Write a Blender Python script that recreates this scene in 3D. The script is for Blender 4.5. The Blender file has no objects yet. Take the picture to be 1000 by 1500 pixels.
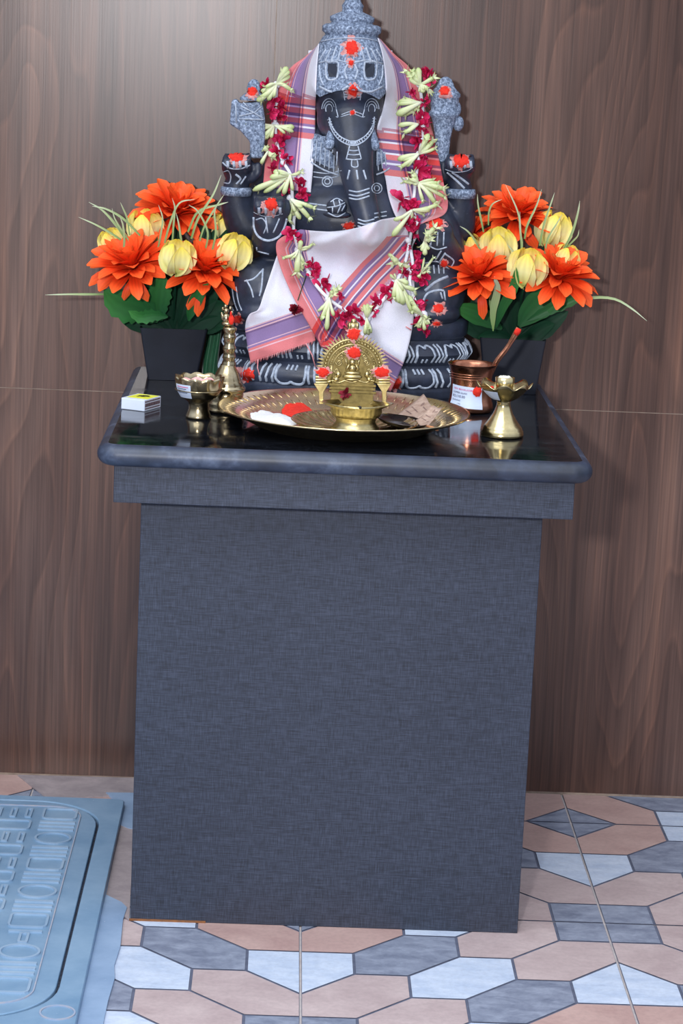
import bpy, bmesh, math, random
from math import sin, cos, pi, sqrt, atan2, tan
from mathutils import Vector, Matrix, noise
from mathutils.bvhtree import BVHTree

R = random.Random(7)
scene = bpy.context.scene
C = scene.collection

# ------------------------------------------------------------------ camera
F_PX = 3545.97
CAM = Vector((-0.0967, -4.3808, 1.4428))
PITCH, YAW, ROLL = 0.2053, 0.0261, 0.0435
fwd = Vector((sin(YAW)*cos(PITCH), cos(YAW)*cos(PITCH), -sin(PITCH)))
right0 = Vector((cos(YAW), -sin(YAW), 0))
up0 = right0.cross(fwd)
right = cos(ROLL)*right0 + sin(ROLL)*up0
up = -sin(ROLL)*right0 + cos(ROLL)*up0
cam_d = bpy.data.cameras.new('camera')
cam = bpy.data.objects.new('camera', cam_d)
C.objects.link(cam)
Mc = Matrix((right, up, -fwd)).transposed().to_4x4()
Mc.translation = CAM
cam.matrix_world = Mc
cam_d.sensor_fit = 'VERTICAL'
cam_d.sensor_height = 36.0
cam_d.lens = F_PX*36.0/1500.0
cam_d.clip_end = 60
scene.camera = cam

# ------------------------------------------------------------------ light and exposure
vs = scene.view_settings
vs.view_transform = 'Standard'; vs.look = 'None'; vs.gamma = 1.0; vs.use_curve_mapping = False
vs.exposure = 0.0
world = bpy.data.worlds.new('daylight'); scene.world = world
world.use_nodes = True
wn = world.node_tree; wn.nodes.clear()
w_out = wn.nodes.new('ShaderNodeOutputWorld'); w_bg = wn.nodes.new('ShaderNodeBackground')
w_tc = wn.nodes.new('ShaderNodeTexCoord'); w_sep = wn.nodes.new('ShaderNodeSeparateXYZ')
w_map = wn.nodes.new('ShaderNodeMapRange'); w_ramp = wn.nodes.new('ShaderNodeValToRGB')
w_map.inputs['From Min'].default_value = -1; w_map.inputs['From Max'].default_value = 1
wn.links.new(w_tc.outputs['Generated'], w_sep.inputs[0])
wn.links.new(w_sep.outputs['Z'], w_map.inputs['Value'])
wn.links.new(w_map.outputs[0], w_ramp.inputs[0])
wn.links.new(w_ramp.outputs[0], w_bg.inputs[0]); wn.links.new(w_bg.outputs[0], w_out.inputs[0])
cr = w_ramp.color_ramp
cr.elements[0].position = 0.40; cr.elements[0].color = (.10, .10, .11, 1)
cr.elements[1].position = 1.0; cr.elements[1].color = (1.36, 1.45, 1.62, 1)
e = cr.elements.new(0.5); e.color = (.16, .175, .21, 1)
e = cr.elements.new(0.62); e.color = (.62, .70, .88, 1)
w_bg.inputs[1].default_value = 0.95

def area(name, loc, target, size, size_y, power, col):
    d = bpy.data.lights.new(name, 'AREA'); d.shape = 'RECTANGLE'
    d.size = size; d.size_y = size_y; d.energy = power; d.color = col
    o = bpy.data.objects.new(name, d); C.objects.link(o)
    o.location = loc
    o.rotation_euler = (Vector(target)-Vector(loc)).to_track_quat('-Z', 'Y').to_euler()
    return o
area('camera_flash', (-.50, -4.45, 1.62), (0, 0, .85), .16, .12, 25, (.97, .97, 1.0)).data.spread = math.radians(100)
area('daylight_opening', (-.9, -2.6, 3.6), (0, -.6, .6), 2.6, 1.8, 64, (.95, .98, 1.0))

# ------------------------------------------------------------------ geometry helpers
def ray(px, py):
    return fwd + right*((px-500)/F_PX) - up*((py-750)/F_PX)
def P(px, py, Y):
    d = ray(px, py); return CAM + d*((Y-CAM.y)/d.y)
def PZ(px, py, z):
    d = ray(px, py); return CAM + d*((z-CAM.z)/d.z)
def K(Y):                       # metres per photo pixel at distance Y
    return (Y-CAM.y)*1.015/F_PX

ORG = {}
def S(c):                       # sRGB 0-255 -> linear
    out = []
    for x in c:
        x /= 255.0
        out.append(x/12.92 if x <= .04045 else ((x+.055)/1.055)**2.4)
    return tuple(out)

class MB:
    def __init__(s): s.v = []; s.f = []; s.m = []; s.uv = []
    def add(s, verts, faces, mi=0, uv=None):
        b = len(s.v); s.v += [Vector(v) for v in verts]
        s.uv += list(uv) if uv else [(0, 0)]*len(verts)
        for f in faces: s.f.append([b+i for i in f]); s.m.append(mi)
    def grid(s, rows, mi=0, uv=None, closed=False):
        n = len(rows); m = len(rows[0]); vs_ = [p for r in rows for p in r]
        fs = []
        for i in range(n-1):
            for j in range(m if closed else m-1):
                j2 = (j+1) % m
                fs.append((i*m+j, i*m+j2, (i+1)*m+j2, (i+1)*m+j))
        u = uv if uv else [(j/max(1, m-1), i/max(1, n-1)) for i in range(n) for j in range(m)]
        s.add(vs_, fs, mi, u)
    def tube(s, pts, rad, seg=8, mi=0, flat=1.0, caps=True, nrm=None):
        pts = [Vector(p) for p in pts]
        if not hasattr(rad, '__len__'): rad = [rad]*len(pts)
        rows = []; prev = None
        for i, p in enumerate(pts):
            a = pts[max(0, i-1)]; b = pts[min(len(pts)-1, i+1)]
            t = (b-a)
            t = t.normalized() if t.length > 1e-9 else Vector((0, 0, 1))
            if prev is None:
                ref = nrm if nrm is not None else (Vector((0, -1, 0)) if abs(t.y) < .9 else Vector((0, 0, 1)))
                n = (ref - t*ref.dot(t)).normalized()
            else:
                n = (prev - t*prev.dot(t)).normalized()
            prev = n; bn = t.cross(n)
            rows.append([p + (n*cos(k*2*pi/seg)*flat + bn*sin(k*2*pi/seg))*rad[i] for k in range(seg)])
        if caps:
            rows = [[pts[0]]*seg] + rows + [[pts[-1]]*seg]
        s.grid(rows, mi, closed=True)
    def lathe(s, prof, c, seg=40, mi=0, fn=None, axis=None, sx=1.0, sy=1.0):
        c = Vector(c); rows = []
        for (r, z) in prof:
            row = []
            for k in range(seg):
                a = k*2*pi/seg; rr, zz = (r, z) if fn is None else fn(r, z, a)
                v = Vector((rr*cos(a)*sx, rr*sin(a)*sy, zz))
                if axis is not None: v = axis @ v
                row.append(c+v)
            rows.append(row)
        s.grid(rows, mi, closed=True)
    def ell(s, c, rx, ry, rz, mi=0, seg=16, rot=None):
        c = Vector(c); rows = []
        n = max(6, seg//2)
        for i in range(n+1):
            t = pi*i/n
            row = []
            for k in range(seg):
                a = 2*pi*k/seg
                v = Vector((rx*sin(t)*cos(a), ry*sin(t)*sin(a), -rz*cos(t)))
                if rot is not None: v = rot @ v
                row.append(c+v)
            rows.append(row)
        s.grid(rows, mi, closed=True)
    def box(s, lo, hi, mi=0, M=None):
        x0, y0, z0 = lo; x1, y1, z1 = hi
        v = [Vector(p) for p in ((x0,y0,z0),(x1,y0,z0),(x1,y1,z0),(x0,y1,z0),(x0,y0,z1),(x1,y0,z1),(x1,y1,z1),(x0,y1,z1))]
        if M is not None: v = [M @ p for p in v]
        s.add(v, [(0,3,2,1),(4,5,6,7),(0,1,5,4),(1,2,6,5),(2,3,7,6),(3,0,4,7)], mi)
    def prism(s, front, depth_vec, mi=0):   # closed outline extruded along a vector
        n = len(front); d = Vector(depth_vec)
        v = [Vector(p) for p in front] + [Vector(p)+d for p in front]
        s.add(v, [tuple(range(n)), tuple(range(2*n-1, n-1, -1))] + [(i, i+n, (i+1) % n+n, (i+1) % n) for i in range(n)], mi)
    def mesh(s, name):
        me = bpy.data.meshes.new(name)
        me.from_pydata([tuple(v) for v in s.v], [], s.f)
        me.polygons.foreach_set('material_index', s.m)
        ul = me.uv_layers.new(name='uv')
        for l in me.loops: ul.data[l.index].uv = s.uv[l.vertex_index]
        return me
    def build(s, name, mats, parent=None, smooth=True, bevel=None, thick=None, weld=True, origin=None, fixn=True, angle=None):
        if not isinstance(mats, (list, tuple)): mats = [mats]
        if origin is None:
            if parent is not None: origin = ORG[parent.name]
            else:
                xs = [v.x for v in s.v]; ys = [v.y for v in s.v]; zs = [v.z for v in s.v]
                origin = Vector(((min(xs)+max(xs))/2, (min(ys)+max(ys))/2, min(zs)))
        org = Vector(origin)
        s.v = [v-org for v in s.v]
        me = s.mesh(name)
        bm = bmesh.new(); bm.from_mesh(me)
        if weld: bmesh.ops.remove_doubles(bm, verts=bm.verts, dist=1e-6)
        if fixn: bmesh.ops.recalc_face_normals(bm, faces=bm.faces)
        bm.to_mesh(me); bm.free()
        for m in mats: me.materials.append(m)
        me.polygons.foreach_set('use_smooth', [smooth]*len(me.polygons))
        if smooth and angle: me.set_sharp_from_angle(angle=angle)
        o = bpy.data.objects.new(name, me); C.objects.link(o)
        if parent is not None: o.parent = parent
        else: o.location = org
        ORG[o.name] = org
        if bevel:
            b = o.modifiers.new('bevel', 'BEVEL'); b.width = bevel; b.segments = 3; b.limit_method = 'ANGLE'
        if thick:
            b = o.modifiers.new('solid', 'SOLIDIFY'); b.thickness = thick; b.offset = 0
        return o

def thing(name, loc, label, cat, group=None):
    o = bpy.data.objects.new(name, None); C.objects.link(o); o.location = loc
    o.empty_display_size = .03
    ORG[o.name] = Vector(loc)
    return tag(o, label, cat, group)
def tag(o, label, cat, group=None, kind=None):
    o['label'] = label; o['category'] = cat
    if group: o['group'] = group
    if kind: o['kind'] = kind
    return o
def struct(o): o['kind'] = 'structure'; return o

def spline(pts, n):
    pts = [Vector(p) for p in pts]
    q = [pts[0]*2-pts[1]] + pts + [pts[-1]*2-pts[-2]]
    out = []; m = len(pts)-1
    for i in range(n):
        t = i/(n-1)*m; k = min(int(t), m-1); f = t-k
        a, b, c_, d = q[k], q[k+1], q[k+2], q[k+3]
        out.append(.5*((2*b)+(c_-a)*f+(2*a-5*b+4*c_-d)*f*f+(3*b-a-3*c_+d)*f**3))
    return out
def lerp(a, b, t): return a+(b-a)*t
def interp(tab, t):
    for i in range(len(tab)-1):
        if t <= tab[i+1][0]:
            a, b = tab[i], tab[i+1]
            f = (t-a[0])/max(1e-9, b[0]-a[0]); return a[1]+(b[1]-a[1])*f
    return tab[-1][1]

# ------------------------------------------------------------------ materials
class NT:
    def __init__(s, name):
        s.m = bpy.data.materials.new(name); s.m.use_nodes = True
        s.t = s.m.node_tree; s.b = s.t.nodes['Principled BSDF']
    def n(s, typ, **kw):
        x = s.t.nodes.new(typ)
        for k, v in kw.items(): setattr(x, k, v)
        return x
    def l(s, a, b): s.t.links.new(a, b)
    def noise(s, scale, detail=4, rough=.55, vec=None, dist=0):
        x = s.n('ShaderNodeTexNoise'); x.inputs['Scale'].default_value = scale
        x.inputs['Detail'].default_value = detail; x.inputs['Roughness'].default_value = rough
        x.inputs['Distortion'].default_value = dist
        if vec is not None: s.l(vec, x.inputs['Vector'])
        return x
    def pos(s, scale=(1, 1, 1), rot=(0, 0, 0)):
        g = s.n('ShaderNodeNewGeometry'); m = s.n('ShaderNodeMapping')
        m.inputs['Scale'].default_value = scale; m.inputs['Rotation'].default_value = rot
        s.l(g.outputs['Position'], m.inputs['Vector']); return m.outputs[0]
    def ramp(s, fac, stops, const=False):
        r = s.n('ShaderNodeValToRGB'); c = r.color_ramp
        if const: c.interpolation = 'CONSTANT'
        while len(c.elements) < len(stops): c.elements.new(.5)
        for el, (p, col) in zip(c.elements, stops): el.position = p
        for el, (p, col) in zip(c.elements, stops): el.position = p; el.color = (*col[:3], 1)
        s.l(fac, r.inputs[0]); return r.outputs[0]
    def mix(s, a, b, fac, mode='MIX'):
        x = s.n('ShaderNodeMix', data_type='RGBA', blend_type=mode)
        for sock, v in ((x.inputs['Factor'], fac), (x.inputs['A'], a), (x.inputs['B'], b)):
            if hasattr(v, 'links'): s.l(v, sock)
            elif hasattr(v, '__len__'): sock.default_value = (*v[:3], 1)
            else: sock.default_value = v
        return x.outputs['Result']
    def math(s, op, a, b=0.0):
        x = s.n('ShaderNodeMath', operation=op)
        for i, v in enumerate((a, b)):
            if hasattr(v, 'links'): s.l(v, x.inputs[i])
            else: x.inputs[i].default_value = v
        return x.outputs[0]
    def color(s, c):
        if hasattr(c, 'links'): s.l(c, s.b.inputs['Base Color'])
        else: s.b.inputs['Base Color'].default_value = (*c[:3], 1)
    def set(s, rough=.5, metal=0, spec=None, sheen=None, coat=None, trans=None, sss=None):
        s.b.inputs['Roughness'].default_value = rough; s.b.inputs['Metallic'].default_value = metal
        if spec is not None: s.b.inputs['Specular IOR Level'].default_value = spec
        if sheen: s.b.inputs['Sheen Weight'].default_value = sheen
        if coat: s.b.inputs['Coat Weight'].default_value = coat; s.b.inputs['Coat Roughness'].default_value = .08
        return s
    def bump(s, h, strength=.3, dist=.002):
        x = s.n('ShaderNodeBump'); x.inputs['Strength'].default_value = strength; x.inputs['Distance'].default_value = dist
        s.l(h, x.inputs['Height']); s.l(x.outputs[0], s.b.inputs['Normal'])

def simple(name, c1, c2=None, scale=40, rough=.5, metal=0, bump=0, bdist=.001, spec=None, sheen=None, lo=.35, hi=.65, coat=None):
    t = NT(name); t.set(rough, metal, spec, sheen, coat)
    nz = t.noise(scale, 5, .6, t.pos())
    t.color(t.ramp(nz.outputs[0], [(lo, c1), (hi, c2 or c1)]))
    if bump: t.bump(nz.outputs[0], bump, bdist)
    return t.m

def brass(name, c1, c2, rough=.2, scale=60, bump=.12, rr=.12):
    t = NT(name); t.set(rough, 1.0)
    nz = t.noise(scale, 5, .6, t.pos())
    t.color(t.ramp(nz.outputs[0], [(.3, c1), (.7, c2)]))
    r = t.n('ShaderNodeMapRange'); r.inputs['To Min'].default_value = rough-rr*.4; r.inputs['To Max'].default_value = rough+rr
    t.l(nz.outputs[0], r.inputs[0]); t.l(r.outputs[0], t.b.inputs['Roughness'])
    t.bump(nz.outputs[0], bump, .0006)
    return t.m

# --- wood laminate
def wood():
    t = NT('walnut_laminate'); t.set(.30, 0, .45)
    fig = t.noise(1.0, 3, .45, t.pos((3.0, 1, .50)), .25)          # slow field whose contour lines make the cathedral figure
    wob = t.noise(1.0, 3, .5, t.pos((9, 1, 1.3)))
    g = t.n('ShaderNodeNewGeometry'); sx = t.n('ShaderNodeSeparateXYZ'); t.l(g.outputs['Position'], sx.inputs[0])
    ph = t.math('ADD', t.math('MULTIPLY', sx.outputs['X'], 20.0), t.math('MULTIPLY', fig.outputs[0], 24.0))
    ph = t.math('ADD', ph, t.math('MULTIPLY', wob.outputs[0], 1.6))
    saw = t.math('FRACT', ph)
    ring = t.ramp(saw, [(0, (.70, .68, .68)), (.10, (1.34, 1.25, 1.16)), (.22, (1.08, 1.05, 1.03)), (.6, (.95, .95, .96)), (.9, (.78, .77, .78)), (1, (.70, .68, .68))])
    big = t.noise(3.0, 3, .5, t.pos((1.6, 1, .22)), .4)
    fine = t.noise(230, 4, .6, t.pos((1, 1, .014)))
    mid = t.noise(30, 5, .65, t.pos((1, 1, .035)))
    base = t.ramp(big.outputs[0], [(.3, S((62, 43, 38))), (.52, S((87, 64, 56))), (.72, S((112, 87, 77)))])
    c = t.mix(base, ring, .62, 'MULTIPLY')
    c = t.mix(c, t.ramp(mid.outputs[0], [(.3, (.60, .58, .58)), (.5, (1, 1, 1)), (.70, (1.42, 1.33, 1.22))]), .9, 'MULTIPLY')
    c = t.mix(c, t.ramp(fine.outputs[0], [(.35, (.74, .73, .72)), (.62, (1.16, 1.14, 1.11))]), .9, 'MULTIPLY')
    t.color(c); t.bump(fine.outputs[0], .14, .0006)
    return t.m
M_WOOD = wood()
M_JOINT = simple('joint_filler', S((176, 156, 140)), S((140, 122, 108)), 30, .7)

def linen():
    t = NT('navy_linen_laminate'); t.set(.50, 0, .4)
    a = t.noise(900, 3, .6, t.pos((1, 1, .05)))
    b = t.noise(800, 3, .6, t.pos((.05, 1, 1)))
    c_ = t.noise(5, 3, .5, t.pos())
    s_ = t.math('ADD', a.outputs[0], b.outputs[0])
    col = t.ramp(t.math('MULTIPLY', s_, .5), [(.36, S((33, 37, 46))), (.5, S((49, 55, 69))), (.64, S((68, 75, 92)))])
    t.color(t.mix(col, t.ramp(c_.outputs[0], [(.35, (.93, .93, .94)), (.65, (1.05, 1.05, 1.05))]), 1.0, 'MULTIPLY'))
    t.bump(s_, .12, .0005)
    return t.m
M_LINEN = linen()

def granite():
    t = NT('black_granite'); t.set(.07, 0, .55)
    n1 = t.noise(260, 4, .7, t.pos()); n2 = t.noise(9, 4, .6, t.pos((1, 2.2, 1)))
    c = t.ramp(n1.outputs[0], [(.5, S((17, 19, 24))), (.66, S((34, 38, 46))), (.78, S((82, 88, 96)))])
    c2 = t.ramp(n2.outputs[0], [(.45, (0.75, .75, .78)), (.62, (1.3, 1.35, 1.4)), (.75, (2.2, 2.3, 2.4))])
    t.color(t.mix(c, c2, 1.0, 'MULTIPLY'))
    r = t.n('ShaderNodeMapRange'); r.inputs['From Min'].default_value = .45; r.inputs['From Max'].default_value = .75
    r.inputs['To Min'].default_value = .05; r.inputs['To Max'].default_value = .22
    t.l(n2.outputs[0], r.inputs[0]); t.l(r.outputs[0], t.b.inputs['Roughness'])
    return t.m
M_GRAN = granite()
def granite_edge():
    t = NT('honed_granite_edge'); t.set(.46, 0, .6)
    n1 = t.noise(14, 5, .65, t.pos((1, 1, 1)))
    t.color(t.ramp(n1.outputs[0], [(.35, S((31, 38, 52))), (.55, S((48, 58, 78))), (.72, S((88, 100, 122)))]))
    return t.m
M_GEDGE = granite_edge()

def tile(name, lo, hi, scale, streak):
    t = NT(name); t.set(.42, 0, .45)
    n1 = t.noise(scale, 6, .65, t.pos((1, streak, 1), (0, 0, .5)), .4)
    n2 = t.noise(120, 4, .6, t.pos())
    c = t.ramp(n1.outputs[0], [(.32, lo), (.68, hi)])
    t.color(t.mix(c, t.ramp(n2.outputs[0], [(.3, (.88, .88, .88)), (.6, (1.03, 1.03, 1.03))]), .8, 'MULTIPLY'))
    t.bump(n1.outputs[0], .15, .001)
    return t.m
M_TW = tile('white_tile', S((182, 197, 220)), S((210, 221, 238)), 16, 2.4)
M_TS = tile('slate_tile', S((112, 120, 140)), S((156, 164, 182)), 22, 1.8)
M_TB = tile('blush_tile', S((178, 158, 158)), S((202, 184, 182)), 9, 1.5)
M_TT = tile('terracotta_tile', S((180, 148, 142)), S((200, 170, 162)), 9, 1.5)
M_GROOVE = simple('printed_groove', S((88, 94, 114)), S((104, 110, 130)), 40, .6)
M_GROUT = simple('grout', S((182, 174, 174)), S((202, 194, 192)), 60, .8)
def bluepaint(name, a, b, rough=.38):
    t = NT(name); t.set(rough, 0, .5)
    n1 = t.noise(9, 6, .65, t.pos()); n2 = t.noise(150, 3, .6, t.pos())
    c = t.ramp(n1.outputs[0], [(.3, a), (.7, b)])
    c = t.mix(c, S((196, 206, 220)), t.math('MULTIPLY', t.math('GREATER_THAN', n2.outputs[0], .75), .8))
    t.color(c); t.bump(n1.outputs[0], .1, .002)
    return t.m
M_BLUE = bluepaint('blue_paint', S((104, 140, 172)), S((138, 168, 194)))
M_BLUE2 = bluepaint('blue_painted_cement', S((126, 152, 184)), S((154, 178, 206)), .55)
M_CEMENT = tile('brown_cement', S((146, 136, 140)), S((176, 164, 166)), 14, 1.2)
M_EMB = bluepaint('embossed_blue', S((132, 162, 190)), S((160, 182, 202)))  # lighter than the lid: pale highlights of the raised marks put into the colour
M_GAP = simple('dark_gap', S((38, 42, 54)), S((70, 76, 92)), 200, .8)  # dark mottled colour for the seat between lid and frame
M_CHALKB = simple('worn_edge_paint', S((150, 166, 190)), S((172, 172, 180)), 60, .6)

# --- stone
def stone(name, lo, hi, dust, rough=.36):
    t = NT(name); t.set(rough, 0, .5)
    n1 = t.noise(22, 6, .65, t.pos()); n2 = t.noise(300, 3, .6, t.pos())
    c = t.ramp(n1.outputs[0], [(.35, lo), (.7, hi)])
    c = t.mix(c, dust, t.math('MULTIPLY', t.math('GREATER_THAN', n2.outputs[0], .68), .35))
    t.color(c); t.bump(n2.outputs[0], .1, .0008)
    return t.m
M_STONE = stone('polished_black_stone', S((31, 36, 49)), S((52, 60, 80)), S((96, 106, 126)), .42)
def chiselled():
    t = NT('chiselled_grey_stone'); t.set(.7, 0, .3)
    vo = t.n('ShaderNodeTexVoronoi'); vo.inputs['Scale'].default_value = 150
    vo.feature = 'DISTANCE_TO_EDGE'
    n0 = t.noise(50, 3, .5, t.pos())
    t.l(t.pos(), vo.inputs['Vector'])
    n1 = t.noise(240, 4, .7, t.pos())
    c = t.ramp(n1.outputs[0], [(.34, S((66, 76, 94))), (.5, S((112, 126, 148))), (.66, S((166, 180, 202)))])
    e_ = t.ramp(vo.outputs['Distance'], [(.0, (1.22, 1.22, 1.22)), (.14, (.95, .95, .97)), (.4, (.76, .78, .82))])
    t.color(t.mix(c, e_, .9, 'MULTIPLY')); t.bump(n1.outputs[0], .4, .0015)
    return t.m
M_CHIS = chiselled()
M_LINE = simple('chalk_white_carving', S((138, 150, 170)), S((184, 194, 208)), 200, .8)

def red(name, a, b): return simple(name, a, b, 180, .85, 0, .7, .002)
M_VERM = red('vermilion_powder', S((206, 30, 16)), S((228, 50, 28)))
M_VERMP = red('vermilion_halo', S((176, 118, 118)), S((210, 150, 144)))

# --- cloth: uv.x runs across the border, uv.y along the cross stripes (1 = plain)
def cloth():
    t = NT('striped_cotton'); t.set(.9, 0, .15, .25)
    uv = t.n('ShaderNodeUVMap'); uv.uv_map = 'uv'
    sp = t.n('ShaderNodeSeparateXYZ'); t.l(uv.outputs[0], sp.inputs[0])
    W = (1, 1, 1); RD = (.92, .27, .25); PK = (.98, .62, .62); PU = (.37, .25, .44); PD = (.26, .16, .30)
    ra = t.ramp(sp.outputs['X'], [(0, RD), (.22, PK), (.25, RD), (.30, PU), (.34, PK), (.36, PU), (.62, PD), (.66, PK), (.69, PU), (.72, PK), (.75, W)], True)
    rb = t.ramp(sp.outputs['Y'], [(0, W), (.04, RD), (.17, PD), (.22, W), (.26, RD), (.38, PD), (.45, W), (.49, RD), (.60, PU), (.66, W), (.70, PU), (.80, RD), (.93, W)], True)
    base = (.68, .68, .78)
    c = t.mix(ra, rb, 1.0, 'MULTIPLY')
    c = t.mix(c, base, 1.0, 'MULTIPLY')
    weave = t.noise(900, 2, .6, t.pos())
    st = t.noise(9, 4, .6, t.pos())
    c = t.mix(c, t.ramp(weave.outputs[0], [(.3, (.86, .86, .86)), (.65, (1.06, 1.06, 1.06))]), .8, 'MULTIPLY')
    c = t.mix(c, (.97, .70, .70), t.ramp(st.outputs[0], [(.52, (0, 0, 0)), (.72, (.6, .6, .6))]), 'MULTIPLY')
    t.color(c); t.bump(weave.outputs[0], .25, .0006)
    return t.m
M_CLOTH = cloth()
M_FRINGE = simple('frayed_thread', S((214, 120, 126)), S((226, 170, 172)), 90, .9)

# --- plants
def petal_mat(name, base, tip, mid=None, rough=.55, trans=True):
    t = NT(name); t.set(rough, 0, .3)
    uv = t.n('ShaderNodeUVMap'); uv.uv_map = 'uv'
    sp = t.n('ShaderNodeSeparateXYZ'); t.l(uv.outputs[0], sp.inputs[0])
    st = [(0, base), (.55, mid or base), (1, tip)]
    c = t.ramp(sp.outputs['Y'], st)
    w = t.n('ShaderNodeTexWave'); w.inputs['Scale'].default_value = 1.3; w.bands_direction = 'X'; w.inputs['Distortion'].default_value = 1.0
    t.l(uv.outputs[0], w.inputs['Vector'])
    c = t.mix(c, t.ramp(w.outputs[0], [(0, (.86, .84, .84)), (1, (1.04, 1.04, 1.04))]), .6, 'MULTIPLY')
    t.color(c)
    t.b.inputs['Subsurface Weight'].default_value = .12 if trans else 0
    t.b.inputs['Subsurface Radius'].default_value = (.01, .004, .002)
    return t.m
M_ORANGE = petal_mat('orange_petal', S((228, 60, 20)), S((246, 104, 44)), S((240, 72, 26)))
M_TULIP = petal_mat('yellow_petal', S((214, 214, 140)), S((246, 220, 70)), S((248, 240, 176)))
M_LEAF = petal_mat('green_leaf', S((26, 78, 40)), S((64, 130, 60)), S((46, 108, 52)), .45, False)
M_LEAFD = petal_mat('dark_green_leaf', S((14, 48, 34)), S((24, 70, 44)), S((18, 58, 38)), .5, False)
M_GRASS = petal_mat('pale_grass', S((120, 150, 84)), S((200, 210, 180)), S((164, 182, 130)), .5, False)
M_TUBE = petal_mat('tuberose_bud', S((232, 236, 214)), S((172, 190, 120)), S((214, 222, 176)), .5)
M_CRIM = petal_mat('crimson_petal', S((150, 14, 56)), S((222, 52, 112)), S((196, 28, 78)), .5)
M_DRIED = petal_mat('dark_dried_petal', S((84, 14, 30)), S((140, 20, 44)), S((112, 16, 36)), .6)
M_STRING = simple('white_cotton_thread', S((214, 218, 228)), S((236, 238, 244)), 300, .9, 0, .3)
M_POT = simple('matte_black_plastic', S((20, 23, 33)), S((27, 31, 43)), 20, .45)
M_GCLOTH = simple('green_satin', S((10, 70, 44)), S((20, 98, 60)), 20, .5, sheen=.4)
# --- metals and small goods
M_BRASS = brass('brass', S((192, 174, 126)), S((222, 206, 158)), .18)
M_BRASSG = brass('golden_cast_brass', S((164, 148, 100)), S((200, 184, 138)), .27, 120, .2)
M_RECESS = brass('dark_recess_brass', S((96, 84, 50)), S((138, 122, 78)), .4, 120, .2)  # darker brass for the plinth and arch plate behind the relief
M_BELL = brass('aged_bell_brass', S((146, 130, 98)), S((194, 180, 148)), .2)
M_PLATE = brass('engraved_plate_brass', S((206, 184, 144)), S((230, 212, 172)), .18, 130, .25)
M_COPPER = brass('copper', S((150, 96, 74)), S((190, 134, 108)), .2, 50, .15)
M_DARKM = brass('tarnished_metal', S((50, 50, 58)), S((96, 90, 92)), .25, 40, .15)
M_WHITEP = simple('white_powder', S((226, 228, 234)), S((244, 245, 248)), 300, .95, 0, .8, .002)
M_PINKP = simple('pink_powder', S((206, 150, 152)), S((230, 186, 186)), 160, .95, 0, .8, .002)
M_PAPER = simple('white_sticker_paper', S((196, 210, 234)), S((206, 218, 240)), 30, .5)
M_PAPERW = simple('white_card', S((206, 216, 234)), S((214, 222, 238)), 30, .6)
M_NOTE = simple('brown_paper_note', S((164, 136, 120)), S((190, 166, 150)), 90, .8)
M_NOTE2 = simple('note_print', S((110, 88, 84)), S((150, 122, 110)), 120, .8)
M_INK = simple('dark_blue_ink', S((46, 52, 84)), S((60, 66, 96)), 30, .6)
M_INKR = simple('red_ink', S((196, 90, 130)), S((206, 100, 140)), 30, .6)
M_YEL = simple('yellow_print', S((226, 226, 60)), S((232, 232, 80)), 30, .5)
M_BLK = simple('black_print', S((24, 24, 28)), S((34, 32, 30)), 30, .5)
M_STRIKE = simple('striker_brown', S((74, 52, 58)), S((96, 70, 74)), 300, .9)
M_WICK = simple('cotton_wick', S((216, 214, 196)), S((236, 234, 220)), 200, .95, 0, .6)
M_OIL = simple('amber_oil', S((70, 52, 16)), S((96, 74, 24)), 20, .08)
M_STICK = simple('orange_stick', S((196, 120, 74)), S((214, 150, 100)), 60, .6)
M_EDGE = simple('chipboard_edge', S((150, 96, 52)), S((120, 80, 52)), 90, .8)

# ================================================================== SETTING
ZT = .787                                   # top of the granite slab
TX, TY, T = .4580, -.1644, .49605
TILE = [('s', [(0,0),(1,0),(0,1)]), ('s', [(6,6),(5,6),(6,5)]),
        ('t', [(1,0),(2,0),(2,1),(1,2),(0,2),(0,1)]), ('t', [(5,6),(4,6),(4,5),(5,4),(6,4),(6,5)]),
        ('w', [(0,2),(1,2),(1,3),(0,4)]), ('w', [(2,0),(2,1),(3,1),(4,0)]),
        ('w', [(6,4),(5,4),(5,3),(6,2)]), ('w', [(4,6),(4,5),(3,5),(2,6)]),
        ('s', [(2,1),(3,1),(3,2),(2,3),(1,3),(1,2)]), ('s', [(4,5),(3,5),(3,4),(4,3),(5,3),(5,4)]),
        ('w', [(3,2),(2,3),(2,4),(3,4),(4,3),(4,2)]),
        ('b', [(2,3),(1,3),(0,4),(0,5),(1,5),(2,4)]), ('b', [(4,3),(5,3),(6,2),(6,1),(5,1),(4,2)]),
        ('b', [(1,5),(2,4),(3,4),(3,5),(2,6),(1,6)]), ('b', [(5,1),(4,2),(3,2),(3,1),(4,0),(5,0)]),
        ('s', [(0,5),(1,5),(1,6),(0,6)]), ('s', [(5,0),(6,0),(6,1),(5,1)])]
def inset(poly, d):
    n = len(poly); ar = sum(poly[i][0]*poly[(i+1) % n][1]-poly[(i+1) % n][0]*poly[i][1] for i in range(n))
    if ar < 0: poly = poly[::-1]
    out = []
    for i in range(n):
        p0, p1, p2 = Vector(poly[i-1]), Vector(poly[i]), Vector(poly[(i+1) % n])
        a = (p1-p0).normalized(); b = (p2-p1).normalized()
        na = Vector((-a.y, a.x)); nb = Vector((-b.y, b.x))
        bis = (na+nb); k = bis.dot(na)
        out.append(p1 + bis*(d/max(k, .3)))
    return out
def clip(poly, ymax):
    out = []
    for i in range(len(poly)):
        a, b = poly[i], poly[(i+1) % len(poly)]
        ia, ib = a.y <= ymax, b.y <= ymax
        if ia: out.append(a)
        if ia != ib:
            t = (ymax-a.y)/(b.y-a.y); out.append(a+(b-a)*t)
    return out
mb = MB()
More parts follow.
